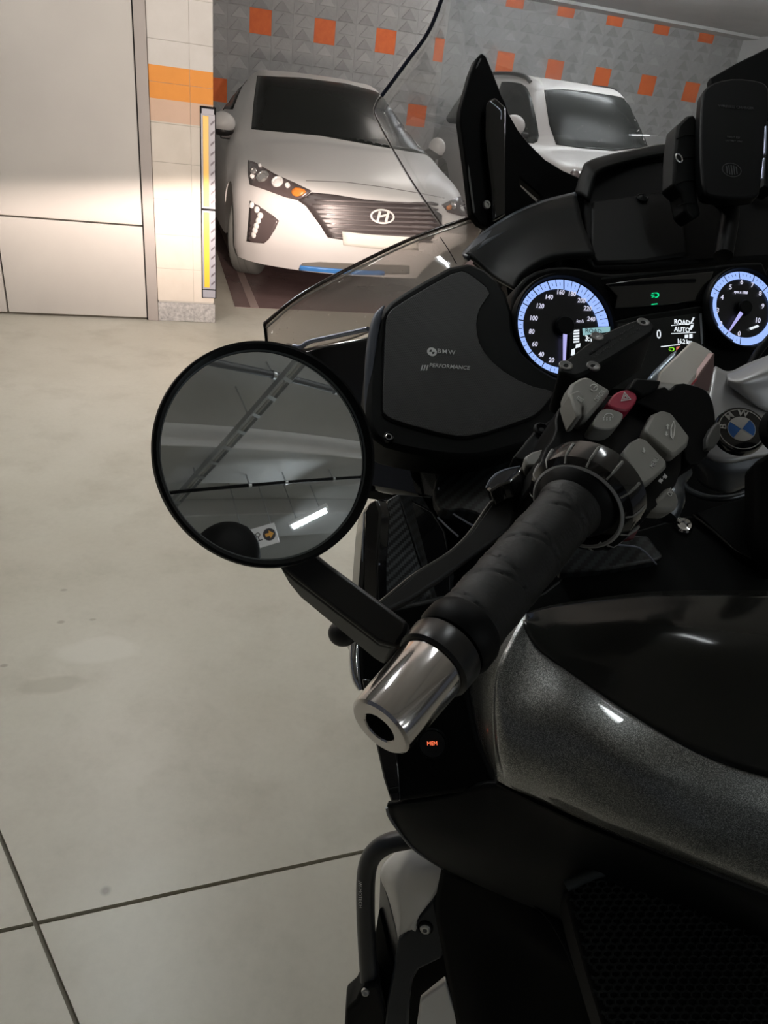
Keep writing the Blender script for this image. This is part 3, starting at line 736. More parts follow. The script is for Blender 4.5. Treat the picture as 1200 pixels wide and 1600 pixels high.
M_CARBON = mat('carbon_weave', rough=.35, coat=.4, fn=fn_carbon(.0020, (.006, .007, .008), (.075, .082, .088)))
M_CARBOND = mat('dark_carbon_weave', rough=.4, coat=.2, fn=fn_carbon(.0028, (.005, .0055, .006), (.022, .026, .028)))
def fn_mesh(nt, b):
    uv = nd(nt, 'UVMap'); mp = nd(nt, 'Mapping'); mp.inputs['Scale'].default_value = (430, 430*.6, 1); nt.links.new(uv.outputs[0], mp.inputs[0])
    s = nd(nt, 'SeparateXYZ'); nt.links.new(mp.outputs[0], s.inputs[0])
    def dots(ox, oy):
        x = mth(nt, 'SUBTRACT', mth(nt, 'FRACT', mth(nt, 'ADD', s.outputs[0], 1000+ox)), .5); y = mth(nt, 'SUBTRACT', mth(nt, 'FRACT', mth(nt, 'ADD', s.outputs[1], 1000+oy)), .5)
        y = mth(nt, 'MULTIPLY', y, 1.67)
        return mth(nt, 'SQRT', mth(nt, 'ADD', mth(nt, 'MULTIPLY', x, x), mth(nt, 'MULTIPLY', y, y)))
    d = mth(nt, 'MINIMUM', dots(0, 0), dots(.5, .5))
    nt.links.new(ramp(nt, d, [(.25, (.0015, .0015, .0015)), (.42, (.0070, .0076, .0078))]), b.inputs['Base Color'])
    bump(nt, b, d, .5, .0008)
M_GRILL = mat('perforated_speaker_mesh', rough=.5, fn=fn_mesh)
M_SCREEN = mat('windscreen_glass', fn=fn_glass((.975, .975, .98), .30, .075, .7))
M_WING = mat('clear_deflector', fn=fn_glass((.975, .955, .94), 1.5, .30, .8, (.82, .74, .68)))  # dust specks, plus warm haze colour standing in for bright refracted light

bike = empty('motorcycle', P(1000, 900, .62)*1.0, 'dark grey touring motorcycle with lit dials and tall clear windscreen, filling the right side', 'motorcycle')
bike.location.z = 0
BO = bike.location.copy()
def thing_part(n): return n
# ---- tank: metallic side panel and dark glossy top
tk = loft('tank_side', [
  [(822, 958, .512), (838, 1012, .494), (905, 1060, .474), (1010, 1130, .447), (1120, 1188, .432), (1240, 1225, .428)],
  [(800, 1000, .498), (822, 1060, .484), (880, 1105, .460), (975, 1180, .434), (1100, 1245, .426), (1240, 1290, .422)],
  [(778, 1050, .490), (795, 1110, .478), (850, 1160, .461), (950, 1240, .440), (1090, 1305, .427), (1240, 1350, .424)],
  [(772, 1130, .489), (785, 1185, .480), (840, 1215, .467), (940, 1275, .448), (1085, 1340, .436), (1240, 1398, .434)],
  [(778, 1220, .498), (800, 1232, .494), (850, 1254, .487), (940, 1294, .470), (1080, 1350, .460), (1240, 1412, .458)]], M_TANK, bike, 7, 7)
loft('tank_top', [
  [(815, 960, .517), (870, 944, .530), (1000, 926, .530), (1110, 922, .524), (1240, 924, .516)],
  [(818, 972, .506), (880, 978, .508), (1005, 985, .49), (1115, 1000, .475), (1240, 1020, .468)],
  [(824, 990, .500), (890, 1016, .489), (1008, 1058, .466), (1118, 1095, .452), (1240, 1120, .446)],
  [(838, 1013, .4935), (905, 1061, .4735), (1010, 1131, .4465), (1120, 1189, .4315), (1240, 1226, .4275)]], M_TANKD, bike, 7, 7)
loft('tank_shoulder', [
  [(822, 958, .512), (800, 1000, .498), (778, 1050, .490), (772, 1130, .489), (778, 1220, .498)],
  [(790, 975, .525), (770, 1010, .518), (755, 1060, .512), (756, 1135, .512), (776, 1221, .520)],
  [(768, 990, .55), (748, 1022, .552), (735, 1075, .556), (748, 1150, .558), (775, 1223, .55)]], M_TANK, bike, 6, 6)
# ---- black deck ahead of the tank, with seams, screw and carbon pad
pd = Plane((880, 930, .56), (1190, 800, .60), (1190, 930, .56))
deck = slab('tank_deck', [(800, 965), (770, 960), (850, 925), (960, 838), (1075, 805), (1090, 806), (1160, 880), (1215, 905), (1215, 935), (1000, 930), (870, 948)], pd, .02, M_TEX, bike, 0, .002)
slab('deck_cover', [(1083, 805), (1168, 778), (1172, 820), (1182, 850), (1215, 875), (1215, 896), (1150, 866)], pd, .02, M_TEX, bike, 0, .0015, .004)
lathe('deck_bolt', pd.at(1067, 822, .0005), pd.n, [(0, .0078), (.0015, .0078), (.003, .006), (.0022, .0035), (.0005, .003), (.0005, 0)], M_CHROME, bike, 24)
slab('carbon_pad', [(870, 905), (868, 862), (885, 850), (975, 846), (1005, 848), (1030, 880), (1018, 886), (940, 900)], pd, .012, M_CARBOND, bike, 0, .002, .012)
tube('deck_seam', [pd.at(x, y, .0035) for x, y in ((1080, 808), (1110, 832), (1145, 862), (1170, 874), (1215, 893))], .0013, M_GLOSSB, bike, 8, 30, world=True)
tube('pad_edge', [(875, 850, .548), (930, 850, .548), (985, 853, .549), (1005, 860, .549), (1026, 882, .546)], .0007, M_EDGE, bike, 6, 20)
# ---- cowl at the left of the tank with the MEM button
pm = Plane((600, 1150, .585), (740, 1120, .575), (680, 1240, .575))
slab('knee_cowl', [(556, 960), (700, 930), (765, 1000), (742, 1040), (733, 1085), (748, 1155), (777, 1222), (720, 1240), (612, 1255), (604, 1222), (590, 1160), (562, 1070)], pm, .03, M_TEX, bike, 0, .004)
slab('cowl_rail', [(566, 1060), (580, 1060), (606, 1165), (622, 1170), (628, 1250), (612, 1252), (600, 1215)], pm, .02, M_GLOSSB, bike, 0, .002, .004)
slab('rail_clip', [(608, 1229), (624, 1226), (625, 1236), (609, 1238)], pm, .004, M_SHEEN, bike, 0, .0007, .006)
mb = lathe('memory_button', pm.at(676, 1161, -.001), pm.n, [(0, .0122), (.003, .0122), (.0042, .0116), (.0034, .0108), (.0044, .0104), (.0046, .008), (.0042, 0)], mat('button_black', (.009, .010, .011), .3), bike, 40)
text('button_label', 'MEM', pm.at(676, 1160, .0040), pm.u*1 + pm.v*.06, pm.v, .0044, mat('red_backlight', (.02, .0, .0), .5, emit=(1.0, .17, .07), es=1.6), mb, sx=.95)
# ---- lower black fairing
loft('lower_fairing', [
  [(606, 1258, .60), (690, 1246, .585), (780, 1225, .555), (900, 1284, .52), (1060, 1348, .49), (1240, 1420, .47)],
  [(605, 1266, .605), (700, 1272, .592), (800, 1290, .565), (920, 1325, .535), (1070, 1385, .505), (1240, 1462, .485)],
  [(617, 1290, .625), (690, 1310, .612), (790, 1345, .59), (900, 1372, .565), (1050, 1420, .55), (1240, 1500, .54)],
  [(645, 1324, .65), (700, 1350, .645), (780, 1385, .63), (870, 1420, .62), (1000, 1470, .615), (1240, 1560, .61)],
  [(692, 1356, .68), (720, 1372, .68), (780, 1405, .67), (860, 1450, .665), (980, 1500, .66), (1240, 1600, .66)]], M_SHEEN, bike, 6, 6)
tube('fairing_edge', [(604, 1262, .600), (607, 1274, .606), (619, 1293, .626), (647, 1327, .651), (692, 1357, .681)], .0012, mat('fairing_highlight', (.16, .16, .165), .35), bike, 6, 24)  # pale line painted in as the highlight along the fairing rim
tube('tank_gap_seal', [(778, 1223, .503), (850, 1258, .489), (940, 1299, .476), (1080, 1356, .466), (1240, 1418, .464)], .0022, M_DEEP, bike, 6, 30)
loft('side_cover', [
  [(690, 1354, .69), (740, 1378, .665), (800, 1392, .645), (870, 1440, .635), (960, 1470, .63)],
  [(680, 1420, .70), (735, 1425, .675), (800, 1440, .65), (890, 1500, .635), (970, 1520, .63)],
  [(692, 1490, .705), (745, 1495, .68), (820, 1500, .66), (905, 1540, .64), (985, 1560, .63)],
  [(715, 1610, .71), (760, 1615, .685), (840, 1620, .67), (935, 1625, .645), (1010, 1630, .63)]], M_DEEP, bike, 6, 6)
tube('cover_crease', [(700, 1362, .684), (790, 1391, .643), (850, 1428, .634), (892, 1500, .631), (935, 1615, .64)], .0012, M_TEX, bike, 6, 30)
# ---- seat with its open-weave mesh cover
ps = Plane((890, 1380, .555), (1200, 1480, .52), (1000, 1600, .50))
seat = slab('seat', [(880, 1382), (930, 1362), (975, 1352), (1010, 1354), (1060, 1372), (1130, 1410), (1240, 1490), (1240, 1640), (955, 1640), (935, 1580), (905, 1480)], ps, .06, M_DEEP, bike, 1, .006)
tube('seat_piping', [(884, 1384, .551), (930, 1364, .551), (975, 1354, .55), (1015, 1356, .548), (1065, 1375, .544), (1130, 1412, .539), (1240, 1492, .53)], .0045, mat('slate_piping', (.018, .023, .025), .5), bike, 8, 40)
bmn = bmesh.new()
def inside(x, y, poly):
    c = False
    for i, a in enumerate(poly):
        b = poly[i-1]
        if (a[1] > y) != (b[1] > y) and x < (b[0]-a[0])*(y-a[1])/(b[1]-a[1])+a[0]: c = not c
    return c
SEATP = [(893, 1392), (935, 1372), (975, 1362), (1010, 1364), (1060, 1384), (1130, 1424), (1215, 1484), (1215, 1612), (952, 1612), (930, 1540), (910, 1470)]
su, sv = ps.u, ps.v; s0 = ps.at(1040, 1480)
rad = .0011
for j in range(-40, 41):
    for i in range(-30, 31):
        c = s0 + su*(i*.0072 + (.0036 if j % 2 else 0)) + sv*(j*.0042); x, y, _ = proj(c)
        if not inside(x, y, SEATP): continue
        e1 = c+su*.0036+sv*.0042; e2 = c-su*.0036+sv*.0042; ptop = c+sv*.0016
        for a, b in ((c-sv*.0012, ptop), (ptop, e1-sv*.0012), (ptop, e2-sv*.0012)):
            t = (b-a).normalized(); w = t.cross(ps.n)*rad; hgt = ps.n*.0022
            q = [bmn.verts.new(p) for p in (a-w, a+ps.n*.0016, a+w, b-w, b+ps.n*.0024, b+w)]
            bmn.faces.new((q[0], q[1], q[4], q[3])); bmn.faces.new((q[1], q[2], q[5], q[4]))
sm = from_bm('mesh_cover', bmn, mat('black_mesh_fabric', (.011, .013, .013), .6, spec=.15), seat, True); sm['kind'] = 'stuff'
# ---- engine side, crash bar
pe = Plane((600, 1400, .86), (690, 1380, .84), (620, 1560, .90))
loft('cylinder_cover', [
  [(640, 1318, .84), (650, 1318, .835), (672, 1338, .825), (695, 1352, .82)],
  [(613, 1335, .86), (632, 1345, .835), (655, 1360, .825), (690, 1372, .822)],
  [(594, 1362, .87), (622, 1380, .842), (645, 1390, .832), (682, 1395, .83)],
  [(604, 1400, .875), (623, 1420, .85), (634, 1428, .845), (665, 1418, .838)],
  [(618, 1455, .88), (621, 1464, .872), (624, 1469, .868), (640, 1450, .85)]], M_ALU, bike, 6, 6, .008)
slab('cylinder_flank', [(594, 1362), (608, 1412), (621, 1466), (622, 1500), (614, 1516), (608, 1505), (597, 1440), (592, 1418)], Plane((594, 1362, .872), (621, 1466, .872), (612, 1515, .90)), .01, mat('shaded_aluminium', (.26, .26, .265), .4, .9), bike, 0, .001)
slab('head_cover', [(592, 1420), (600, 1450), (613, 1517), (608, 1550), (603, 1610), (590, 1610), (583, 1475)], Plane((592, 1420, .885), (613, 1517, .885), (590, 1600, .92)), .012, M_TEX, bike, 0, .0015)
slab('engine_guard', [(622, 1470), (640, 1452), (678, 1404), (682, 1420), (694, 1485), (690, 1498), (655, 1515), (645, 1530), (640, 1560), (637, 1612), (600, 1612), (604, 1570), (614, 1520)], Plane((622, 1470, .858), (690, 1450, .845), (620, 1600, .88)), .014, mat('slate_guard', (.017, .021, .026), .4), bike, 0, .003)
slab('engine_guard_lip', [(676, 1400), (688, 1356), (692, 1362), (690, 1412), (684, 1440), (681, 1422)], Plane((676, 1400, .835), (690, 1360, .825), (684, 1440, .835)), .01, M_SHEEN, bike, 0, .001)
slab('engine_block', [(690, 1490), (655, 1512), (643, 1535), (637, 1612), (730, 1612), (700, 1480)], Plane((660, 1540, .90), (720, 1560, .90), (650, 1610, .93)), .02, M_DEEP, bike)
slab('foot_plate', [(658, 1566), (697, 1534), (704, 1560), (722, 1612), (652, 1612)], Plane((660, 1565, .86), (700, 1540, .855), (680, 1605, .87)), .01, M_ALU, bike, 0, .002)
pbn = Plane((622, 1470, .858), (690, 1450, .845), (620, 1600, .88))
bc = pbn.at(665, 1449, .0)
lathe('guard_bolt', bc, pbn.n, [(0, .0092), (.001, .0092), (.001, .0078)], M_DEEP, bike, 28)
lathe('guard_bolt_head', bc, pbn.n, [(0, .0068), (.004, .0064), (.0055, .0045), (.0055, .0028), (.001, .0024), (.001, 0)], M_SATIN, bike, 28)
cb = tube('crash_bar', [(668, 1302, .80), (640, 1310, .80), (606, 1318, .805), (583, 1335, .815), (573, 1362, .825), (571, 1410, .84), (573, 1470, .86), (577, 1540, .885), (582, 1640, .92)], .0112, mat('black_coated_tube', (.014, .016, .021), .33), bike, 20, 60)
pc = Plane((560, 1400, .822), n=(EYE-P(560, 1400, .84)).normalized())
text('bar_lettering', 'SW-MOTECH', pc.at(562.5, 1397, .0125), pc.v*-1+pc.u*.03, pc.u, .0056, M_GREYP, cb, sx=.85)
slab('bar_clamp', [(562, 1552), (572, 1540), (592, 1540), (600, 1575), (606, 1612), (538, 1612), (540, 1580), (556, 1566)], Plane((560, 1560, .87), (600, 1560, .87), (570, 1610, .89)), .035, M_BLACK, bike, 0, .004)
lathe('clamp_screw', P(571, 1549, .866), -fw, [(0, .005), (.003, .0045), (.0035, .003), (.002, 0)], M_SATIN, bike, 16)
# ---- carbon storage pocket below the speaker, left edge rails
pp = Plane((580, 800, .62), (690, 800, .64), (600, 960, .60))
slab('pocket_frame', [(576, 790), (586, 779), (612, 771), (640, 768), (700, 800), (720, 900), (700, 990), (570, 1020), (556, 1000), (566, 930)], pp, .03, M_GLOSSB, bike, 1, .004, -.012)
slab('pocket_carbon', [(598, 806), (606, 781), (622, 772), (630, 800), (655, 880), (682, 950), (690, 990), (600, 990), (594, 950)], pp, .008, M_CARBON, bike, 0, .001)
slab('pocket_carbon_inner', [(623, 772), (660, 775), (690, 830), (710, 900), (700, 985), (690, 985), (660, 885)], Plane((623, 772, .632), (700, 850, .68), (690, 985, .62)), .008, M_CARBOND, bike, 0, .001)
tube('pocket_rail', [(598, 800, .617), (594, 840, .612), (592, 890, .606), (592, 960, .597)], .0022, M_EDGE, bike, 8, 20, flat=.6)
slab('pocket_side', [(569, 800), (576, 785), (588, 779), (594, 800), (589, 880), (590, 990), (560, 1010), (567, 930)], Plane((569, 800, .628), (592, 800, .612), (575, 990, .60)), .012, M_GLOSSB, bike, 0, .002)
tube('pocket_side_edge', [(569, 800, .627), (567, 860, .622), (566, 920, .616)], .0008, M_EDGE, bike, 6, 12)
tube('chrome_loop', [(566, 995, .575), (556, 1005, .575), (554, 1030, .573), (557, 1060, .571), (563, 1078, .57)], [.003, .004, .0045, .004, .002], M_CHROME, bike, 12, 24)
# storage lid with carbon print
plid = Plane((690, 760, .69), (860, 700, .72), (800, 860, .655))
lid = slab('storage_lid', [(676, 775), (682, 742), (705, 727), (760, 720), (870, 706), (900, 760), (880, 880), (835, 850), (770, 815), (730, 795), (690, 800)], plid, .016, M_CARBOND, bike, 1, .002)
tube('lid_trim', [(685, 762, .689), (686, 780, .686), (698, 795, .684), (728, 815, .676), (770, 838, .668), (830, 872, .655)], .0009, M_EDGE, lid, 6, 30)
tube('lid_trim', [(684, 808, .692), (700, 824, .688), (716, 838, .684)], .0009, M_EDGE, lid, 6, 12)
# dark inner fairing behind everything
slab('inner_fairing', [(576, 690), (620, 700), (720, 716), (860, 690), (1215, 560), (1215, 960), (800, 1000), (600, 990), (600, 800), (614, 772), (572, 766)], Plane((590, 740, .76), (1200, 740, .80), (700, 980, .70)), .02, M_DEEP, bike)
slab('mirror_shell', [(440, 532), (474, 543), (580, 522), (585, 690), (640, 700), (660, 780), (613, 773), (572, 765), (520, 700), (470, 600)], Plane((480, 545, .84), (600, 540, .76), (600, 760, .74)), .04, M_GLOSSB, bike, 0, .006)
tube('shell_trim', [(458, 541, .838), (470, 542, .835), (484, 534, .83), (520, 526, .81), (575, 514, .775)], .0028, M_EDGE, bike, 8, 24)
# ---- speaker housing
pk = Plane((600, 500, .70), (820, 470, .74), (700, 690, .665))
slab('speaker_frame', [(600, 476), (640, 449), (722, 404), (770, 425), (800, 470), (806, 540), (850, 580), (905, 600), (885, 650), (840, 690), (770, 712), (720, 717), (640, 706), (590, 692), (572, 660), (574, 590), (585, 510)], pk, .045, M_TEX, bike, 1, .005)
GRP = [(716, 424), (735, 431), (767, 458), (758, 470), (746, 490), (743, 515), (750, 545), (775, 575), (820, 603), (865, 613), (862, 620), (840, 648), (810, 661), (740, 683), (705, 684), (618, 660), (600, 650), (597, 638), (601, 510), (606, 490), (620, 479), (668, 450)]
cx_, cy_ = 700, 570
slab('speaker_groove', [(cx_+(x-cx_)*1.022, cy_+(y-cy_)*1.022) for x, y in GRP], pk, .003, M_DEEP, bike, 1, 0, .0012)
gl_ = slab('speaker_grille', GRP, pk, .003, M_GRILL, bike, 1, .0008, .0022)
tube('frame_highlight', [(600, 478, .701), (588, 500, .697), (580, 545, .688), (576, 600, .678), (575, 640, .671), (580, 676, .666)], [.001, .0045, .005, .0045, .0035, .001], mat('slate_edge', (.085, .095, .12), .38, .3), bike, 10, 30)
# printed logo
text('brand_lettering', 'BMW', pk.at(696.5, 552, .0024), pk.u, pk.v, .0068, M_WHT, gl_, sx=1.0, bold=.00006, spc=1.3).location.z += 0
lg = pk.at(674, 552, .0024); lr = .0049
flatpoly('brand_roundel', [ringsec(lg, pk.u, pk.v, lr*.82, lr, 0, 359.9, 40), ringsec(lg, pk.u, pk.v, .0000, lr*.84, 10, 95, 12), ringsec(lg, pk.u, pk.v, .00, lr*.84, 190, 275, 12), ringsec(lg, pk.u, pk.v, lr*.55, lr*.85, 95, 190, 12), ringsec(lg, pk.u, pk.v, lr*.55, lr*.85, 275, 370, 12)], M_WHT, gl_, pk.n*.0002)
def pq(pts, pl, off): return [pl.at(x, y, off) for x, y in pts]
flatpoly('performance_stripes', [pq([(656+4*k, 581), (658.2+4*k, 581), (660.8+4*k, 572.5), (658.6+4*k, 572.5)], pk, .0024) for k in range(3)], M_WHT, gl_, pk.n*.0002)
text('performance_lettering', 'PERFORMANCE', pk.at(701, 575, .0024), pk.u+pk.v*.03, pk.v, .0060, M_WHT, gl_, shear=.25, sx=.98, bold=.00004)
lathe('frame_plug', pk.at(607, 685, -.001), (pk.n+UP*.1), [(0, .0052), (.004, .0052), (.005, .0042), (.004, .0026), (.001, .0024), (.001, 0)], M_SHEEN, bike, 24)
lathe('plug_ring', pk.at(606, 686, .0045), pk.n, [(0, .0026), (.0005, .0032), (.0010, .0026), (.0005, .0022), (0, .0026)], M_SATIN, bike, 24)
# ---- windscreen, deflector, brackets
loft('windscreen', [
  [(700, -30, .86), (800, -60, .93), (950, -60, 1.0), (1100, -60, 1.02), (1260, -60, 1.0)],
  [(672, 44, .89), (790, 40, .97), (950, 40, 1.05), (1100, 40, 1.08), (1260, 40, 1.06)],
  [(636, 96, .91), (775, 110, 1.0), (940, 120, 1.09), (1100, 120, 1.12), (1260, 120, 1.10)],
  [(590, 158, .93), (750, 175, 1.03), (930, 190, 1.12), (1100, 190, 1.16), (1260, 190, 1.14)],
  [(592, 190, .94), (745, 220, 1.05), (930, 240, 1.14), (1100, 240, 1.18), (1260, 240, 1.16)],
  [(640, 277, .97), (760, 300, 1.07), (930, 320, 1.16), (1100, 320, 1.2), (1260, 320, 1.18)],
  [(697, 362, 1.0), (790, 370, 1.09), (930, 380, 1.17), (1100, 380, 1.21), (1260, 380, 1.2)]], M_SCREEN, bike, 6, 7, .003)
tube('screen_edge', [(700, -30, .86), (672, 44, .89), (636, 96, .91), (596, 150, .928)], .0026, mat('screen_edge_dark', (.03, .034, .06), .2), bike, 8, 40)
tube('screen_edge', [(596, 150, .928), (587, 164, .932), (590, 188, .94), (640, 277, .97), (697, 362, 1.0)], .0011, mat('screen_edge_light', (.22, .20, .20), .15, .3), bike, 8, 40)
loft('wind_deflector', [
  [(414, 505, .84), (470, 461, .86), (560, 412, .885), (660, 366, .92), (766, 330, .96)],
  [(415, 516, .845), (470, 480, .865), (560, 434, .89), (660, 388, .92), (757, 352, .955)],
  [(417, 534, .85), (470, 520, .86), (560, 480, .88), (660, 425, .91), (745, 384, .945)],
  [(420, 556, .855), (474, 546, .86), (575, 520, .88), (670, 450, .90), (728, 412, .93)]], M_WING, bike, 6, 7, .003)
tube('deflector_edge', [(413, 506, .839), (470, 461, .859), (560, 412, .884), (660, 366, .919), (767, 330, .959)], .0022, mat('deflector_edge_dark', (.05, .035, .03), .15, .2), bike, 8, 40)
tube('deflector_edge', [(416, 512, .839), (472, 467, .859), (562, 418, .884), (662, 372, .919), (764, 338, .957)], .0012, mat('deflector_edge_light', (.55, .50, .46), .12, .4), bike, 8, 40)
tube('deflector_edge', [(413, 506, .839), (415, 520, .844), (417, 540, .85)], .0018, M_BLACK, bike, 8, 12)
tube('deflector_edge', [(767, 333, .957), (752, 362, .95), (738, 388, .94)], .0013, MATS['deflector_edge_light'], bike, 8, 12)
tube('deflector_seam', [(688, 371, .921), (700, 389, .922), (713, 412, .915)], .0006, M_DEEP, bike, 6, 12)
pf = Plane((740, 330, .93), (900, 290, 1.0), (760, 90, .93))
br_o = [(753, 82), (760, 88), (772, 117), (784, 148), (790, 160), (796, 178), (810, 203), (828, 225), (852, 249), (880, 266), (912, 280), (905, 320), (860, 340), (815, 338), (848, 308), (826, 289), (812, 277), (814, 291), (840, 316), (770, 360), (750, 350), (737, 333), (729, 262), (719, 190), (720, 170), (735, 115), (744, 92)]
brk = slab('screen_bracket', br_o, pf, .012, M_DEEP, bike, 0, .002)
tube('bracket_rib', [(751, 92, .925), (738, 120, .925), (724, 170, .926), (722, 195, .926), (732, 265, .925), (741, 332, .924)], .0012, mat('bracket_edge', (.11, .11, .11), .3), brk, 6, 40)
slab('bracket_arm', [(757, 163), (766, 158), (783, 174), (783, 340), (764, 350), (762, 300), (753, 220), (753, 168)], pf, .008, M_GLOSSB, brk, 0, .003, .012)
tube('arm_glint', [(765, 158, .905), (782, 173, .905), (783, 186, .905)], .0007, M_EDGE, brk, 6, 10)
lathe('bracket_bolt', pf.at(757, 322, .004), pf.n, [(0, .0055), (.003, .005), (.003, .003), (.001, .0025), (.001, 0)], M_SATIN, brk, 18)
slab('screen_bracket', [(1108, 122), (1150, 98), (1215, 66), (1215, 330), (1150, 330), (1120, 230)], Plane((1108, 122, 1.02), (1215, 70, 1.02), (1150, 330, 1.0)), .012, M_DEEP, bike, 0, .003)
# ================================================================== motorcycle: dashboard
def arcpx(cx, cy, r, a0, a1, n=14): return [(cx+r*math.cos(math.radians(a0+(a1-a0)*i/n)), cy+r*math.sin(math.radians(a0+(a1-a0)*i/n))) for i in range(n+1)]
gn = (-BF*math.cos(math.radians(35))+Z*math.sin(math.radians(35))).normalized()
GO = P(881, 511, .74); pg = Plane(GO, n=gn)
# in-plane axes: gu = bike right tilted into the plane, gv = up
gu = (BR-gn*BR.dot(gn)).normalized(); gv = gn.cross(gu)
if gv.dot(UP) < 0: gv = -gv
# cowl: shoulder, hood, storage box
loft('dash_cowl', [
  [(722, 398, .86), (752, 368, .875), (800, 337, .89), (850, 316, .90), (900, 303, .905)],
  [(735, 399, .85), (765, 377, .86), (808, 348, .87), (852, 330, .875), (905, 322, .88)],
  [(770, 430, .83), (785, 405, .84), (820, 380, .845), (860, 360, .85), (912, 352, .855)],
  [(803, 452, .80), (815, 430, .80), (845, 408, .80), (880, 398, .80), (930, 396, .80)]], M_TEX, bike, 6, 6, .006)
loft('cowl_lip', [
  [(724, 392, .872), (755, 362, .885), (802, 332, .898), (850, 312, .906), (902, 299, .91)],
  [(722, 398, .858), (750, 371, .872), (798, 342, .885), (848, 322, .893), (902, 308, .898)],
  [(730, 402, .85), (760, 380, .858), (806, 352, .868), (852, 333, .874), (904, 324, .88)]], mat('slate_lip', (.035, .042, .055), .35), bike, 4, 8, .006)
hood = loft('dash_hood', [
  [(897, 303, .91), (908, 268, .92), (922, 250, .93), (985, 234, .96), (1057, 222, .98), (1220, 215, 1.0)],
  [(908, 304, .895), (918, 272, .905), (930, 257, .915), (985, 243, .945), (1057, 231, .965), (1220, 224, .99)],
  [(918, 310, .885), (926, 280, .895), (938, 264, .905), (988, 250, .94), (1057, 238, .96), (1220, 232, .985)]], M_TEX, bike, 4, 6, .008)
pb = Plane((930, 330, .89), (1080, 310, .92), (1000, 410, .84))
slab('storage_box', [(914, 310), (926, 276), (940, 262), (1056, 236), (1215, 230), (1215, 400), (1090, 408), (1000, 418), (925, 420), (912, 400)], pb, .03, M_DEEP, bike, 0, .004)
slab('box_lid', [(924, 318), (1060, 300), (1072, 400), (1000, 412), (930, 414), (922, 400)], pb, .006, M_BLACK, bike, 0, .003, .004)
lathe('box_screw', pb.at(1001, 316, .006), pb.n, [(0, .0078), (.0012, .0078), (.002, .0062), (.0012, .0055), (.0025, .003), (.003, .0012), (.001, 0)], M_SHEEN, bike, 28)
tube('box_seam', [(915, 408, .842), (928, 418, .838), (975, 414, .84), (990, 408, .842), (1060, 402, .85), (1105, 403, .86)], .0010, M_TEX, bike, 6, 30)
slab('dash_backing', [(745, 400), (790, 345), (850, 322), (915, 305), (932, 262), (1060, 236), (1215, 228), (1215, 500), (800, 500), (790, 440)], Plane((745, 400, .90), (1215, 300, .985), (850, 322, .925)), .02, M_DEEP, bike)
# binnacle
pbk = Plane(pg.o-gn*.012, n=gn)
slab('binnacle', [(800, 470), (815, 435), (850, 415), (900, 412), (945, 425), (1000, 422), (1110, 414), (1140, 408), (1215, 405), (1215, 590), (1130, 600), (1030, 640), (900, 640), (840, 610), (808, 560)], pbk, .04, M_DEEP, bike, 1, .004, -.004)
slab('warning_panel', [(944, 446), (1000, 437), (1112, 426), (1106, 445), (1107, 470), (1040, 478), (958, 484), (962, 465)], pbk, .006, M_GLOSSB, bike, 0, .001, .004)
tube('panel_trim', [(938, 437, .752), (1000, 430, .757), (1060, 424, .763), (1116, 419, .768)], .0022, M_TEX, bike, 6, 16)
slab('screen_bezel', [(950, 505), (1000, 494), (1090, 480), (1097, 484), (1098, 560), (1020, 620), (930, 620)], pbk, .006, M_TEX, bike, 0, .002, .005)
def gauge(c, R, name, seg, ticks, minor, bright, col_main):
    lathe('gauge_bezel', c-gn*.004, gn, [(0, R*1.13), (.006, R*1.13), (.010, R*1.10), (.009, R*1.06), (.005, R*1.03), (.004, R*1.0)], M_BLACK, bike, 72)
    g = lathe(name, c-gn*.004, gn, [(0, 0), (0, R*1.03), (.003, R*1.03), (.003, 0)], mat('dial_black', (.006, .0065, .009), .35), bike, 64)
    return g
E_DIAL = mat('dial_backlight', (.05, .06, .1), .4, emit=(.34, .50, 1.0), es=1.05)
E_DIAL2 = mat('dial_backlight_thin', (.05, .06, .1), .4, emit=(.38, .56, 1.0), es=1.15)
E_NUM = mat('dial_numerals', (.1, .1, .1), .5, emit=(.80, .80, 1.0), es=.8)
E_NEED = mat('dial_needle', (.1, .1, .1), .5, emit=(.52, .50, 1.0), es=.85)
M_TICK = mat('tick_dark', (.004, .006, .018), .5)
def onpl(c, R, a, k=1.0): return c+(gu*math.cos(math.radians(a))+gv*math.sin(math.radians(a)))*R*k
def quad(c, a, r0, r1, w):
    d = gu*math.cos(math.radians(a))+gv*math.sin(math.radians(a)); e = gn.cross(d)*w
    return [c+d*r0-e, c+d*r0+e, c+d*r1+e, c+d*r1-e]
# speedometer
R = .0505; c = GO
sp_ = gauge(c, R, 'speedometer', 0, 0, 0, 0, 0)
top = c+gn*.0002
# photo angles (deg, 0 = right, counter-clockwise in the plane): 0 km/h at -108, 240 at 2
def sa(v): return -100-(v/240)*262+ (0)
def rin(a): return R*(.83-.06*math.cos(math.radians(a))-.035*math.sin(math.radians(a)))
def dirv(a): return gu*math.cos(math.radians(a))+gv*math.sin(math.radians(a))
flatpoly('dial_ring', [[top+dirv(4+258*k/90)*R for k in range(91)] + [top+dirv(4+258*k/90)*rin(4+258*k/90) for k in range(90, -1, -1)]], E_DIAL, sp_, gn*.0004)
tk_ = []
for v in range(0, 241, 5):
    a = 262-(v/240)*258; ri = rin(a)
    if v % 20 == 0: tk_.append(quad(top+gn*.0008, a, ri, R, .0005))
    elif v % 10 == 0: tk_.append(quad(top+gn*.0008, a, ri+(R-ri)*.25, R, .0003))
    else: tk_.append(quad(top+gn*.0008, a, ri+(R-ri)*.35, ri+(R-ri)*.7, .0002))
flatpoly('dial_ticks', tk_, M_TICK, sp_, gn*.0002)['kind'] = 'stuff'
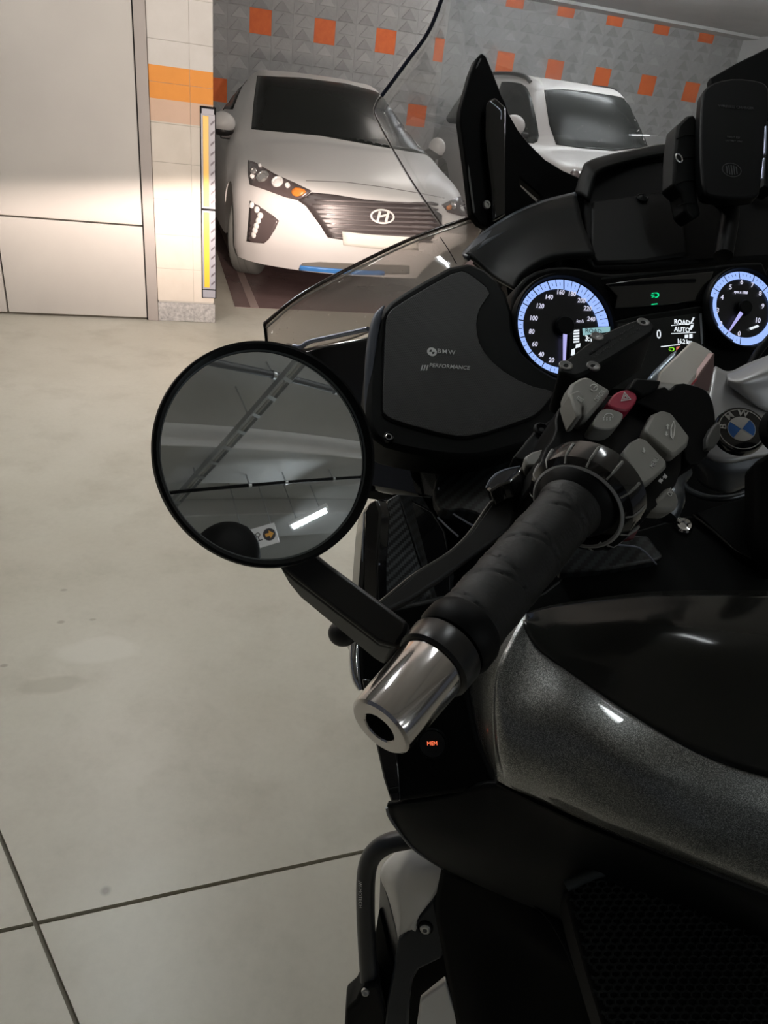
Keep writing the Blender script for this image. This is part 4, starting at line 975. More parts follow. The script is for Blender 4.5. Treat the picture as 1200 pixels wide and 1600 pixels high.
for s, x, y in (('20', 861, 563), ('40', 845, 554), ('60', 835, 538), ('80', 830, 518.5), ('100', 833, 497.5), ('120', 843, 478.5), ('140', 857, 464.5), ('160', 875, 457), ('180', 893, 459.5), ('200', 908, 470), ('220', 917.5, 482.5), ('240', 923, 499)):
    text('dial_number', s, pg.at(x, y, .0006), gu, gv, .0069, E_NUM, sp_, shear=.15, sx=.88, bold=.0001)
text('dial_unit', 'km/h', pg.at(906, 502, .0006), gu, gv, .0046, E_NUM, sp_, shear=.2, sx=.9)
lathe('needle_hub', c, gn, [(0, .0105), (.004, .0105), (.006, .009), (.006, 0)], M_BLACK, sp_, 32)
def needle(par, p0, p1, w0, w1):
    d = (p1-p0); e = gn.cross(d).normalized()
    return flatpoly('needle', [[p0-e*w0, p0+e*w0, p1+e*w1, p1-e*w1]], E_NEED, par, gn*.0012)
needle(sp_, pg.at(880, 523, .004), pg.at(878.5, 570, .004), .0021, .0011)
# small colour display of the speedometer
E_SCR = mat('display_teal', (.02, .02, .02), .4, emit=(.34, .62, .66), es=.75)
E_SCRW = mat('display_white', (.05, .05, .05), .4, emit=(.88, .95, 1.0), es=.95)
E_SCRD = mat('display_dark', (.006, .008, .009), .25)
def on(pts, off=.001): return [pg.at(x, y, off) for x, y in pts]
dsp = flatpoly('dial_display', [on([(889, 515), (953, 510), (953, 520), (938, 560), (888, 560)])], E_SCRD, sp_, gn*.0004)
flatpoly('display_header', [on([(909, 514), (952, 511), (952, 519), (910, 525)], .0015)], E_SCR, dsp, gn*.0002)
text('display_mode', 'ROAD', pg.at(926, 518.5, .0018), gu, gv, .0066, mat('display_ink', (.01, .03, .03), .5), dsp, sx=1.0)
text('display_clock', '3:1', pg.at(919, 530, .0016), gu, gv, .0085, E_SCRW, dsp, sx=.85, bold=.0002)
flatpoly('display_bars', [on([(895, 516.5+4.3*k), (904, 515.7+4.3*k), (904, 518.5+4.3*k), (895, 519.3+4.3*k)], .0015) for k in range(5)] + [on([(899, 539), (906, 537), (905, 543), (898, 545)], .0015), on([(892, 547), (897, 545), (897, 556), (891, 556)], .0015)], E_SCRW, dsp, gn*.0002)
# rev counter
c2 = pg.at(1161, 482); z2 = proj(c2)[2]; R2 = 60.5/F*z2*.97
tc_ = gauge(c2, R2, 'rev_counter', 0, 0, 0, 0, 0); top2 = c2+gn*.0002
flatpoly('dial_ring', [ringsec(top2, gu, gv, R2*.80, R2, -20, 165, 50), ringsec(top2, gu, gv, R2*.80, R2*.90, 165, 215, 14), ringsec(top2, gu, gv, R2*.80, R2*.94, 215, 250, 10), ringsec(top2, gu, gv, R2*.80, R2, 250, 340, 26)], E_DIAL, tc_, gn*.0004)
tk_ = []
for k in range(0, 41):
    a = 262-k*6.9
    if a > 216 or a < 165: tk_.append(quad(top2+gn*.0008, a, R2*(.80 if k % 4 == 0 else .88), R2*(1.0 if k % 4 == 0 else .94), .00042 if k % 4 == 0 else .0002))
flatpoly('dial_ticks', tk_, M_TICK, tc_, gn*.0002)['kind'] = 'stuff'
flatpoly('redline', [quad(top2+gn*.0010, -20, R2*.80, R2*1.0, .0006)], mat('red_mark', (.4, .01, .03), .5, emit=(1, .05, .15), es=.5), tc_, gn*.0002)
for s, x, y in (('0', 1154, 522), ('2', 1125.5, 506.5), ('3', 1120.5, 485.5), ('4', 1127.5, 465), ('5', 1140.5, 449), ('6', 1158, 441), ('7', 1174.5, 446), ('8', 1187, 459), ('9', 1191, 479), ('10', 1183, 501)):
    text('dial_number', s, pg.at(x, y, .0006), gu, gv, .0078, E_NUM, tc_, shear=.15, sx=.9, bold=.0001)
text('dial_unit', 'rpm x 1000', pg.at(1157, 457, .0006), gu, gv, .0042, E_NUM, tc_, shear=.2, sx=.85, bold=.0001)
lathe('needle_hub', c2, gn, [(0, .0085), (.004, .0085), (.006, .007), (.006, 0)], M_BLACK, tc_, 32)
needle(tc_, pg.at(1154, 491, .004), pg.at(1134, 521, .004), .0021, .0006)
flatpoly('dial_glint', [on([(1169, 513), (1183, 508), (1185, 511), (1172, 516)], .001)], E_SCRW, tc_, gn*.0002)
# centre display
pd2 = Plane(pbk.o, n=gn)
def on2(pts, off): return [pd2.at(x, y, off) for x, y in pts]
ctr = flatpoly('centre_display', [on2([(960, 509), (1087, 492), (1089, 560), (1030, 610), (950, 610)], .006)], E_SCRD, bike, gn*.0006)
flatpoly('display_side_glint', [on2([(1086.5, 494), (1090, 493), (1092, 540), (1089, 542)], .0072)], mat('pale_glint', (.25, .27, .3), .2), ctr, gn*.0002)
text('display_mode', 'ROAD', pd2.at(1060, 507, .0068), gu, gv, .0073, E_SCRW, ctr, sx=.92, bold=.00015)
text('display_mode', 'AUTO', pd2.at(1060, 518.5, .0068), gu, gv, .0073, E_SCRW, ctr, sx=.92, bold=.00015)
text('display_range', '16.2 km', pd2.at(1064, 537, .0068), gu, gv, .0070, E_SCRW, ctr, sx=.80, bold=.00015)
text('display_gear', '0', pd2.at(1024, 526, .0068), gu, gv, .014, E_SCRW, ctr, sx=.8)
flatpoly('display_icons', [on2(q, .0068) for q in ([(1072, 509), (1077, 499), (1079.5, 499.5), (1075, 508)], [(1071, 517), (1074, 511), (1078, 510), (1077, 514), (1074, 519)], [(1043, 511.5), (1078, 507.6), (1078, 508.6), (1043, 512.5)], [(1043, 524), (1081, 522), (1081, 523), (1043, 525)], [(1071, 525.5), (1076, 525), (1076, 531), (1071, 531.6)], [(1064, 526.6), (1069, 526), (1069, 531), (1064, 531.6)], [(1027, 544.2), (1057, 540.4), (1057, 541.8), (1027, 545.6)])], E_SCRW, ctr, gn*.0002)
E_GRN = mat('green_telltale', (0, .05, .02), .5, emit=(.0, .85, .30), es=1.0); E_LIM = mat('lime_telltale', (.02, .05, 0), .5, emit=(.30, .95, .04), es=.9)
def lampicon(name, x, y, s, pl, off, m, par):
    L = [[(x-7*s, y-4*s), (x-2*s, y-5*s), (x-2*s, y-3.8*s), (x-7*s, y-2.6*s)], [(x-8*s, y-1*s), (x-2.4*s, y-1.4*s), (x-2.4*s, y), (x-8*s, y+.6*s)], [(x-7*s, y+3*s), (x-2*s, y+1.8*s), (x-2*s, y+3*s), (x-7*s, y+4.2*s)],
         [(x-1*s, y-5*s), (x+3*s, y-5*s), (x+6*s, y-3*s), (x+6.5*s, y), (x+5*s, y+3*s), (x+2*s, y+4.5*s), (x-1*s, y+4.6*s), (x-1*s, y+3*s), (x+1.5*s, y+3*s), (x+4*s, y+1*s), (x+4*s, y-1.5*s), (x+2.5*s, y-3.4*s), (x-1*s, y-3.4*s)]]
    return flatpoly(name, [[pl.at(a, b, off) for a, b in q] for q in L], m, par, gn*.0002)
lampicon('light_telltale', 1020.5, 464, .85, pbk, .0048, E_GRN, bike)
flatpoly('telltale_bar', [on2([(1014, 477.5), (1023.5, 476.5), (1023.5, 478), (1014, 479)], .0048)], E_GRN, bike, gn*.0002)
lampicon('lamp_telltale', 1044, 549, .62, pd2, .0068, E_LIM, ctr)
flatpoly('red_telltale', [on2([(1051, 545), (1057, 544), (1051, 551)], .0068)], mat('red_telltale', (.1, .0, .0), .5, emit=(1, .25, .18), es=.6), ctr, gn*.0002)
tube('brake_hose', [(1215, 515, .70), (1185, 550, .70), (1165, 585, .69)], .004, M_BLACK, bike, 10, 16)
# ---------------------------------------------------------------- wireless phone charger clamped above the dash (a thing of its own)
pw_ = Plane((1100, 200, .84), (1190, 190, .85), (1110, 300, .82))
chg = empty('phone_charger', pw_.at(1145, 320, -.02), 'black wireless phone charger mounted over the dashboard at the upper right', 'phone charger')
pad = slab('charging_pad', [(1097, 150), (1102, 136), (1120, 126), (1150, 121), (1185, 125), (1200, 132), (1204, 150), (1190, 300), (1180, 310), (1110, 308), (1098, 298), (1094, 230)], pw_, .016, M_BLACK, chg, 1, .003)
text('pad_lettering', 'WIRELESS CHARGER', pw_.at(1150, 168, .0004), pw_.u, pw_.v, .0052, mat('dim_print', (.035, .037, .04), .5), pad, sx=.95)
text('pad_lettering', 'INPUT 12V', pw_.at(1146, 215, .0004), pw_.u, pw_.v, .0034, MATS['dim_print'], pad)
text('pad_lettering', 'OUTPUT 15W', pw_.at(1146, 221, .0004), pw_.u, pw_.v, .0034, MATS['dim_print'], pad)
lo = pw_.at(1143, 266, .0004)
flatpoly('pad_emblem', [ringsec(lo, pw_.u*1.25, pw_.v, .0088, .0095, 0, 359.9, 40)] + [[lo+pw_.u*(x-.0007)-pw_.v*h, lo+pw_.u*(x+.0007)-pw_.v*h, lo+pw_.u*(x+.0007)+pw_.v*h, lo+pw_.u*(x-.0007)+pw_.v*h] for x, h in ((-.006, .005), (-.003, .0062), (0, .0066), (.003, .0062), (.006, .005))], MATS['dim_print'], pad, pw_.n*.0002)
parm = Plane((1058, 260, .83), (1090, 250, .85), (1070, 330, .82))
arm = slab('clamp_arm', [(1060, 195), (1075, 180), (1084, 178), (1091, 190), (1093, 230), (1091, 310), (1096, 335), (1084, 342), (1072, 330), (1066, 300), (1053, 288), (1054, 250), (1057, 215)], parm, .02, M_TEX, chg, 0, .003)
for y in (212, 247, 283, 318): tube('arm_groove', [parm.at(1057, y+5, .0004), parm.at(1068, y, .0004), parm.at(1086, y-1, .0004)], .0008, M_DEEP, arm, 6, world=True)
lathe('arm_ring', parm.at(1057, 250, .003), parm.n, [(0, .0052), (.0008, .0062), (.0016, .0052), (.0008, .0044), (0, .0052)], M_SATIN, arm, 28)
slab('clamp_arm', [(1196, 190), (1204, 188), (1212, 200), (1212, 300), (1196, 290)], parm, .02, M_TEX, chg, 0, .002)
tube('clamp_rail', [pw_.at(1195, 200, .002), pw_.at(1193, 244, .002)], .0016, M_EDGE, chg, 8, world=True)
tube('clamp_rail', [pw_.at(1192, 250, .002), pw_.at(1189, 282, .002)], .0016, M_EDGE, chg, 8, world=True)
tube('charger_stem', [pw_.at(1140, 290, -.02), P(1140, 330, .85), P(1130, 400, .83)], .011, M_BLACK, chg, 12, 16, world=True)
# ================================================================== motorcycle: handlebar, switches, levers, mirror
M_GRIP = mat('black_leather_wrap', (.0105, .0108, .0108), .55, spec=.3, fn=lambda nt, b: bump(nt, b, noise(nt, 420, 4, .6), .5, .0006))
g0 = P(725, 985, .354); g1 = P(892, 792, .428); gd = (g1-g0).normalized(); gl = (g1-g0).length
ga = gd.orthogonal().normalized()
def spir(t, a):
    s = 0
    for sg, pit in ((1, .034), (-1, .034)):
        ph = (t/pit + sg*a/(2*PI)) % 1.0; d = min(ph, 1-ph)*pit
        s += -.0010*math.exp(-(d/.0008)**2) + .0002*math.exp(-((d-.003)/.002)**2)
    ph = (t/.0028) % 1.0
    return s + .00012*math.cos(2*PI*ph)
hb = lathe('grip', g0, gd, [(gl*i/110, .0182 + .0002*math.sin(i*.35) + (.002*max(0, (i-98)/12) if i > 98 else 0)) for i in range(111)], M_GRIP, bike, 72, 60, spir)
lathe('grip_flange', g0+gd*(gl-.002), gd, [(0, .020), (.004, .0235), (.010, .026), (.014, .026)], M_BLACK, bike, 60)
# multi-controller ring
rc = P(903, 791, .434); rd = gd
ring = lathe('control_ring', rc, rd, [(-.002, .0285), (-.001, .0300), (.002, .0335), (.010, .0352), (.018, .0355), (.021, .0335)], M_GLOSSB, bike, 90)
lathe('ring_rim', rc-rd*.0015, rd, [(0, .0270), (-.0012, .0282), (.0, .0296), (.0012, .0282), (0, .0270)], mat('grey_rim', (.30, .305, .31), .4), ring, 90)
a0 = rd.orthogonal().normalized(); b0 = rd.cross(a0)
for k in range(14):
    t = 2*PI*k/14; d = a0*math.cos(t)+b0*math.sin(t)
    tube('ring_rib', [rc+d*.0300-rd*.001, rc+d*.0336+rd*.003, rc+d*.0353+rd*.010, rc+d*.0357+rd*.014], [.0007, .0009, .0010, .0010], mat('ring_rib_grey', (.20, .198, .19), .45), ring, 6, world=True)
# bar end weight, clamp ring
e0 = P(592, 1138, .312); e1 = P(676, 1040, .3375); ed = (e1-e0).normalized(); el = (e1-e0).length
be = lathe('bar_end_weight', e0, ed, [(.016, 0), (.016, .0074), (.0006, .0078), (0, .0084), (0, .0142), (.0012, .0156), (.003, .0160), (.012, .0163), (el-.002, .0172), (el, .0166), (el, 0)], mat('polished_steel', (.66, .63, .62), .13, 1.0), bike, 96)
lathe('hex_socket', e0+ed*.0005, ed, [(0, .0078), (.014, .0068), (.014, 0)], mat('socket_dark', (.10, .095, .09), .3, .8), be, 6, 20)
lathe('clamp_collar', e1-ed*.001, ed, [(0, 0), (0, .0180), (.001, .0192), (.012, .0196), (.0135, .019), (.0135, 0)], mat('satin_black', (.009, .009, .0095), .28), bike, 72)
lathe('grip_end', g0-gd*.013, gd, [(0, 0), (0, .0185), (.004, .0205), (.012, .0205), (.015, .0195)], M_BLACK, bike, 72)
pa = Plane((460, 885, .372), (610, 985, .353), (600, 1020, .350))
slab('mirror_arm', [(436, 886), (436, 850), (475, 850), (515, 882), (637, 972), (634, 990), (618, 1012), (590, 1004), (465, 908)], pa, .012, mat('mirror_arm_black', (.012, .0125, .013), .35), bike, 0, .002)
slab('arm_underside', [(434, 884), (464, 909), (590, 1005), (617, 1013), (600, 1040), (584, 1030), (468, 934), (450, 912)], Plane((440, 892, .374), (610, 1012, .354), (600, 1030, .368)), .012, mat('mirror_arm_grey', (.028, .029, .028), .45), bike, 0, .002)
# ---- round bar-end mirror
mc = P(422, 709, .350); vi = (EYE-mc).normalized()
mn = vi.copy(); 
mn = Matrix.Rotation(math.radians(20), 3, 'Z') @ mn
ax_ = mn.cross(Z).normalized(); mn = (Matrix.Rotation(math.radians(8), 3, ax_) @ mn).normalized()
MR = .0563
mir = lathe('mirror_housing', mc-mn*.016, mn, [(0, 0), (0, MR*.55), (.006, MR*.85), (.012, MR*.99), (.016, MR*1.0), (.0185, MR*.99), (.0190, MR*.965), (.0165, MR*.945), (.0150, MR*.93)], M_BLACK, bike, 96)
RC = .70
prof = [(RC*0, 0)]
glass = lathe('mirror_glass', mc-mn*.0008, mn, [(-.0015-MR*MR/(2*RC), 0), (-.0015-MR*MR/(2*RC), MR*.945)] + [(-(MR*.945*q)**2/(2*RC), MR*.945*q) for q in (1, .985, .9, .8, .7, .6, .5, .4, .3, .2, .1, 0)], mat('mirror_silvering', (.88, .93, .97), .015, 1.0), mir, 96, 60)
lathe('mirror_rim', mc-mn*.0012-mn*MR*MR*.89/(2*RC), mn, [(.0010, MR*.918), (.0022, MR*.93), (.0026, MR*.95), (.001, MR*.96)], mat('mirror_rim_grey', (.06, .07, .075), .3), mir, 96)
# ---- clutch lever
M_LEV = mat('lever_black', (.014, .014, .0145), .42)
plv = Plane((590, 955, .412), (830, 790, .478), (760, 760, .475))
slab('clutch_lever', [(536, 984), (545, 975), (588, 944), (605, 930), (650, 893), (700, 862), (735, 830), (765, 788), (790, 760), (815, 745), (860, 712), (880, 735), (850, 775), (830, 802), (790, 832), (740, 868), (690, 905), (640, 938), (600, 956), (556, 990), (540, 994)], plv, .012, M_LEV, bike, 0, .003)
ellips('lever_ball', P(536, 989, .404), (RT, UP, fw), (.0086, .0078, .0082), M_LEV, bike, 24)
tube('lever_edge', [plv.at(x, y, -.001) for x, y in ((590, 945), (605, 932), (650, 896), (700, 865), (733, 834), (763, 791), (788, 763), (812, 748))], .0012, mat('lever_edge_grey', (.055, .053, .05), .4), bike, 6, 30, world=True)
slab('lever_adjuster', [(759, 761), (764, 750), (777, 738), (795, 731), (816, 728), (812, 740), (797, 752), (782, 756), (766, 766)], Plane((760, 760, .47), (815, 728, .485), (790, 745, .475)), .012, M_GLOSSB, bike, 0, .0015)
tube('adjuster_edge', [(760, 762, .469), (768, 748, .470), (784, 736, .475), (812, 729, .483)], .0008, M_EDGE, bike, 6, 14)
pl_ = Plane((805, 715, .50), (880, 660, .53), (850, 700, .51))
slab('lever_pivot', [(800, 715), (835, 672), (880, 640), (892, 660), (880, 680), (855, 700), (822, 722)], pl_, .02, M_TEX, bike, 0, .002)
slab('pivot_stripe', [(836, 680), (878, 652), (882, 660), (846, 690)], pl_, .002, M_SHEEN, bike, 0, .0005, .001)
lathe('pivot_bolt', pl_.at(845, 674, .001), pl_.n, [(0, .006), (.002, .006), (.003, .0045), (.001, .002), (.001, 0)], M_SHEEN, bike, 20)
# ---- switch cluster
psw = Plane((890, 660, .475), (1040, 720, .480), (950, 740, .455))
slab('switch_housing', [(845, 745), (852, 700), (874, 672), (872, 640), (890, 615), (940, 610), (965, 612), (1000, 625), (1040, 650), (1072, 690), (1070, 740), (1040, 780), (1005, 800), (985, 775), (950, 730), (905, 708), (870, 715)], psw, .045, M_BLACK, bike, 1, .007, -.004)
pbr = Plane((1000, 625, .505), (1100, 620, .52), (1080, 700, .50))
slab('switch_block', [(990, 628), (1036, 601), (1048, 611), (1058, 596), (1100, 605), (1113, 622), (1119, 655), (1117, 690), (1100, 722), (1072, 728), (1066, 690), (1040, 650), (1000, 630)], pbr, .045, M_BLACK, bike, 1, .006)
slab('block_ledge', [(978, 612), (988, 594), (1030, 598), (1024, 612), (1000, 622)], pbr, .012, M_TEX, bike, 0, .002, .004)
def btn(name, pts, m, h=.006, off=.004, rnd=1, bev=.0016, pl=psw):
    return slab(name, pts, pl, h+.004, m, bike, rnd, bev, off+h*.5)
b1 = btn('cruise_switch', [(879, 624), (884, 612), (897, 604), (908, 602), (945, 624), (926, 648), (909, 667), (899, 663), (902, 648), (893, 635), (881, 640)], M_GREYB, .010, .004, 0, .0025)
btn('set_toggle', [(875, 637), (889, 631), (898, 641), (894, 660), (894, 672), (886, 674), (880, 655)], M_GREYB, .012, .008, 0, .0015)
hz = btn('hazard_switch', [(938, 646), (946, 632), (957, 623), (973, 620), (985, 627), (987, 637), (977, 651), (966, 655)], mat('red_switch', (.36, .018, .055), .42), .008, .004, 1, .002)
fgb = btn('fog_lamp_switch', [(915, 677), (921, 665), (929, 653), (941, 650), (961, 656), (966, 662), (957, 677), (945, 684), (923, 682)], M_GREYB, .008, .004, 1, .002)
wsb = btn('screen_switch', [(1000, 679), (1011, 656), (1026, 650), (1041, 654), (1070, 692), (1067, 704), (1049, 719), (1041, 720), (1003, 687)], M_GREYB, .005, .004, 0, .0022)
mnb = btn('menu_switch', [(966, 714), (977, 700), (990, 693), (1001, 696), (1033, 730), (1033, 739), (1014, 757), (1000, 766), (993, 763), (969, 723)], M_GREYB, .005, .004, 0, .0022)
pin = Plane((1010, 795, .462), (1055, 780, .468), (1030, 805, .462))
inb = btn('indicator_switch', [(1005, 800), (1012, 786), (1024, 778), (1040, 763), (1051, 775), (1055, 787), (1052, 797), (1044, 805), (1022, 804)], M_GREYB, .012, .0, 0, .003, pin)
btn('horn_button', [(1098, 688), (1106, 672), (1116, 662), (1120, 672), (1119, 690), (1110, 704), (1098, 706)], mat('horn_grey', (.06, .06, .057), .5), .006, .002, 0, .0015, pbr)
pfl = Plane((820, 712, .485), (865, 700, .49), (840, 728, .48))
slab('flasher_lever', [(819, 713), (831, 705), (850, 700), (868, 692), (870, 705), (850, 722), (842, 729), (822, 728)], pfl, .012, M_GREYB, bike, 0, .002)
def icon(name, quads, pl, off, par, m=M_GREYP): return flatpoly(name, [[pl.at(x, y, off) for x, y in q] for q in quads], m, par, pl.n*.0002)
def tri(cx, cy, r, w, rot=0):
    o = [(cx+r*math.cos(math.radians(a+rot)), cy+r*math.sin(math.radians(a+rot))) for a in (90, 210, 330)]; i = [(cx+(x-cx)*w, cy+(y-cy)*w) for x, y in o]
    return [[o[k], o[(k+1) % 3], i[(k+1) % 3], i[k]] for k in range(3)]
icon('hazard_symbol', tri(967, 634.5, 9.5, .76, 170) + tri(967, 634.5, 5, .55, 170), psw, .0085, hz, M_WHT)
du = (psw.at(960, 600)-psw.at(930, 640)).normalized(); dv = psw.n.cross(du)
text('switch_lettering', 'OFF/ON', psw.at(926, 634, .0095), du, dv, .0046, M_GREYP, b1, sx=.9)
icon('cruise_symbol', [[(917+6.5*math.cos(t), 621+6*math.sin(t)), (917+6.5*math.cos(t+.55), 621+6*math.sin(t+.55)), (917+5*math.cos(t+.55), 621+4.6*math.sin(t+.55)), (917+5*math.cos(t), 621+4.6*math.sin(t))] for t in (0, .55, 1.1, 1.65, 2.2, 3.3, 3.85, 4.4, 4.95, 5.5)] + [[(916, 622), (921, 616), (922, 617), (917, 623)]], psw, .0095, b1)
text('switch_lettering', 'SET', psw.at(888, 646, .0145), du, dv, .0030, M_GREYP, b1); text('switch_lettering', 'RES', psw.at(892, 649, .0145), du, dv, .0030, M_GREYP, b1)
icon('fog_symbol', [[(941+7*math.cos(t), 664+5*math.sin(t)), (941+7*math.cos(t+.5), 664+5*math.sin(t+.5)), (941+5.8*math.cos(t+.5), 664+4*math.sin(t+.5)), (941+5.8*math.cos(t), 664+4*math.sin(t))] for t in (2.9, 3.4, 3.9, 4.4, 4.9, 5.4, 5.9, 6.4)] + [[(932+5*k, 666+3*j), (934+5*k, 665.5+3*j), (934+5*k, 667+3*j), (932+5*k, 667.5+3*j)] for k in range(3) for j in range(2)], psw, .0085, fgb, M_WHT)
icon('screen_symbol', [[(1043, 668), (1044.5, 668), (1040, 680), (1041, 694), (1043, 697), (1041.5, 697), (1038, 692), (1038.5, 679)], [(1044, 668), (1046, 676), (1044.5, 690), (1042, 697), (1043, 688), (1044.5, 677)], [(1031, 676), (1034, 673), (1037, 676), (1035, 676), (1035, 681), (1033, 681), (1033, 676)], [(1031, 685), (1033, 685), (1033, 689), (1035, 689), (1032, 692), (1029, 689), (1031, 689)]], psw, .0070, wsb)
text('switch_lettering', 'MENU', psw.at(1013, 733, .0070), du, dv, .0046, M_GREYP, mnb, sx=1.0)
icon('menu_symbol', [[(995, 711), (997, 710), (998.5, 716), (996.5, 717)], [(993, 716), (999, 713.6), (997.5, 719)]], psw, .0070, mnb)
icon('indicator_arrows', [[(1023, 757), (1027, 752), (1027.5, 754.5), (1030, 753), (1031, 757), (1028, 758.5), (1029, 761)], [(1038, 750), (1033, 745), (1033, 748), (1030.5, 749.5), (1031.5, 753), (1034.5, 751.5), (1035, 754)]], psw, .0035, mnb, M_WHT)
text('switch_lettering', 'OFF', pin.at(1040, 775, .0065), du, dv, .0046, M_GREYP, inb)
slab('red_tab', [(980, 842), (984, 822), (992, 805), (1003, 812), (998, 828), (991, 842)], Plane((985, 830, .47), (1000, 810, .475), (995, 840, .47)), .008, mat('dark_red_plastic', (.10, .008, .016), .5), bike, 0, .001)
# ---- clutch fluid reservoir
pr_ = Plane((885, 575, .525), (1005, 505, .565), (1000, 530, .552))
dr = -Z*.032 + fw*.004
res = slab('fluid_reservoir', [(872, 580), (878, 567), (898, 551), (930, 527), (960, 512), (990, 500), (1009, 497), (1020, 503), (1025, 516), (1002, 531), (945, 566), (910, 585), (897, 588)], pr_, 0, M_TEX, bike, 1, .0025, 0, dr)
for x, y in ((1005, 503.5), (933, 526), (884, 571), (927, 572)):
    s_ = lathe('lid_screw', pr_.at(x, y, -.0008), pr_.n, [(0, .0052), (.0012, .0052), (.0016, .0044), (.0006, .0016), (.0006, 0)], mat('dull_screw', (.20, .20, .20), .35, .8), res, 24)
    icon('screw_slot', [[(x-2.6, y+.4), (x, y-.9), (x+2.6, y-.4), (x, y+.9)]], pr_, .0010, s_, M_DEEP)
def lumps():
    q = []
    for k in range(26):
        for j in range(2):
            x = 925+k*2.9; y = 560-k*1.78-j*9+random.uniform(-1.5, 1.5); h = random.uniform(1.2, 3)
            q.append([(x, y), (x+1.5, y-.6), (x+1.8, y-h), (x+.4, y-h+.4)])
    return q
icon('lid_lettering', lumps(), pr_, .0004, res, mat('cast_lettering', (.008, .008, .008), .7))
icon('lid_lettering', [[(920, 553), (953, 530), (954, 531.5), (921, 555)]], pr_, .0004, res, M_DEEP)
# ---- bar riser, top yoke, roundel
prs = Plane((1030, 585, .565), (1085, 535, .595), (1100, 570, .582))
slab('bar_riser', [(1022, 600), (1028, 580), (1078, 532), (1086, 531), (1116, 549), (1114, 560), (1076, 606)], prs, 0, M_BARSIL, bike, 0, .003, 0, (P(1112, 605, .595)-P(1116, 549, .577)))
tube('riser_stripe', [prs.at(1077, 606, -.001), prs.at(1096, 583, -.001), prs.at(1115, 559, -.001)], .0009, mat('red_anodised', (.42, .06, .075), .35, .5), bike, 6, world=True)
slab('riser_side', [(1117, 551), (1116, 578), (1108, 612), (1078, 607)], Plane((1117, 551, .576), (1108, 612, .584), (1078, 607, .569)), .006, mat('brown_side', (.22, .14, .13), .45, .4), bike, 0, .001)
slab('riser_bracket', [(1018, 590), (1030, 575), (1050, 555), (1060, 545), (1056, 560), (1036, 590), (1024, 604)], Plane((1020, 590, .635), (1055, 552, .65), (1040, 590, .64)), .01, mat('pale_bracket', (.30, .35, .40), .3, .7), bike, 0, .002)
loft('top_yoke', [
  [(1118, 572, .66), (1140, 580, .66), (1172, 566, .67), (1240, 540, .69)],
  [(1108, 625, .645), (1140, 630, .645), (1185, 640, .65), (1240, 650, .66)],
  [(1095, 670, .635), (1140, 690, .632), (1185, 690, .635), (1240, 690, .645)],
  [(1090, 706, .628), (1135, 719, .622), (1188, 708, .625), (1240, 700, .63)]], mat('silver_yoke', (.44, .44, .45), .42, .5), bike, 6, 6, .006)
loft('yoke_ridge', [
  [(1136, 584, .655), (1152, 580, .655), (1180, 566, .662), (1240, 538, .68)],
  [(1138, 592, .640), (1156, 594, .635), (1185, 584, .636), (1240, 562, .645)],
  [(1139, 598, .640), (1160, 608, .637), (1188, 610, .640), (1240, 606, .650)],
  [(1140, 604, .645), (1165, 622, .644), (1192, 640, .647), (1240, 655, .655)]], MATS['silver_yoke'], bike, 5, 5, .006)
loft('yoke_skirt', [
  [(1078, 706, .635), (1100, 712, .630), (1135, 722, .626), (1188, 711, .63), (1240, 700, .635)],
  [(1082, 725, .64), (1105, 735, .632), (1138, 742, .628), (1186, 735, .632), (1240, 725, .64)],
  [(1090, 752, .65), (1110, 765, .645), (1140, 770, .642), (1175, 758, .648), (1240, 745, .655)]], mat('dark_casting', (.055, .06, .068), .42, .5), bike, 5, 5, .006)
tube('steering_stem', [(1062, 745, .60), (1075, 765, .60), (1110, 778, .60), (1150, 776, .605), (1180, 762, .61)], .0028, mat('dark_steel', (.10, .11, .12), .3, .7), bike, 10, 24)
tube('steering_boss', [(1068, 735, .61), (1050, 755, .60), (1046, 782, .585), (1036, 806, .58)], [.008, .010, .012, .011], MATS['dark_steel'], bike, 14, 20)
# roundel
rc_ = P(1157, 672, .610); en_ = ((EYE-rc_).normalized() + UP*.40 + RT*.34).normalized(); ru = (BR - en_*BR.dot(en_)).normalized(); rv = en_.cross(ru)
if rv.dot(UP) < 0: rv = -rv
ru = Matrix.Rotation(math.radians(8), 3, en_) @ ru; rv = en_.cross(ru)
RR = .0204
em_ = lathe('round_emblem', rc_-en_*.006, en_, [(0, RR*1.06), (.006, RR*1.06), (.0078, RR*1.0), (.0080, RR*.9), (.0082, 0)], M_GLOSSB, bike, 72)
rt_ = rc_+en_*.0023
M_EMW = mat('emblem_silver', (.45, .44, .43), .3, .5); M_EMB = mat('emblem_blue', (.015, .09, .30), .35)
flatpoly('emblem_ring', [ringsec(rt_-en_*.0002, ru, rv, RR*.885, RR*.92, 0, 359.9, 60), ringsec(rt_, ru, rv, RR*.535, RR*.56, 0, 359.9, 50)], M_EMW, em_, en_*.0003)
for k, mm_ in ((0, M_EMW), (1, M_EMB), (2, M_EMW), (3, M_EMB)):
    flatpoly('emblem_quadrant', [[rt_]+ringsec(rt_, ru, rv, 0, RR*.535, 38+90*k, 128+90*k, 16)[:17]], mm_, em_, en_*.0003)
flatpoly('emblem_cross', [quadv for quadv in [[rt_+en_*.0003+(d*s*RR*.535)-e_*.0004 for s in (-1, 1)]+[rt_+en_*.0003+(d*s*RR*.535)+e_*.0004 for s in (1, -1)] for d, e_ in ((ru*math.cos(math.radians(38))+rv*math.sin(math.radians(38)), rv*math.cos(math.radians(38))-ru*math.sin(math.radians(38))), (ru*math.cos(math.radians(128))+rv*math.sin(math.radians(128)), rv*math.cos(math.radians(128))-ru*math.sin(math.radians(128))))]], M_EMW, em_, en_*.0002)
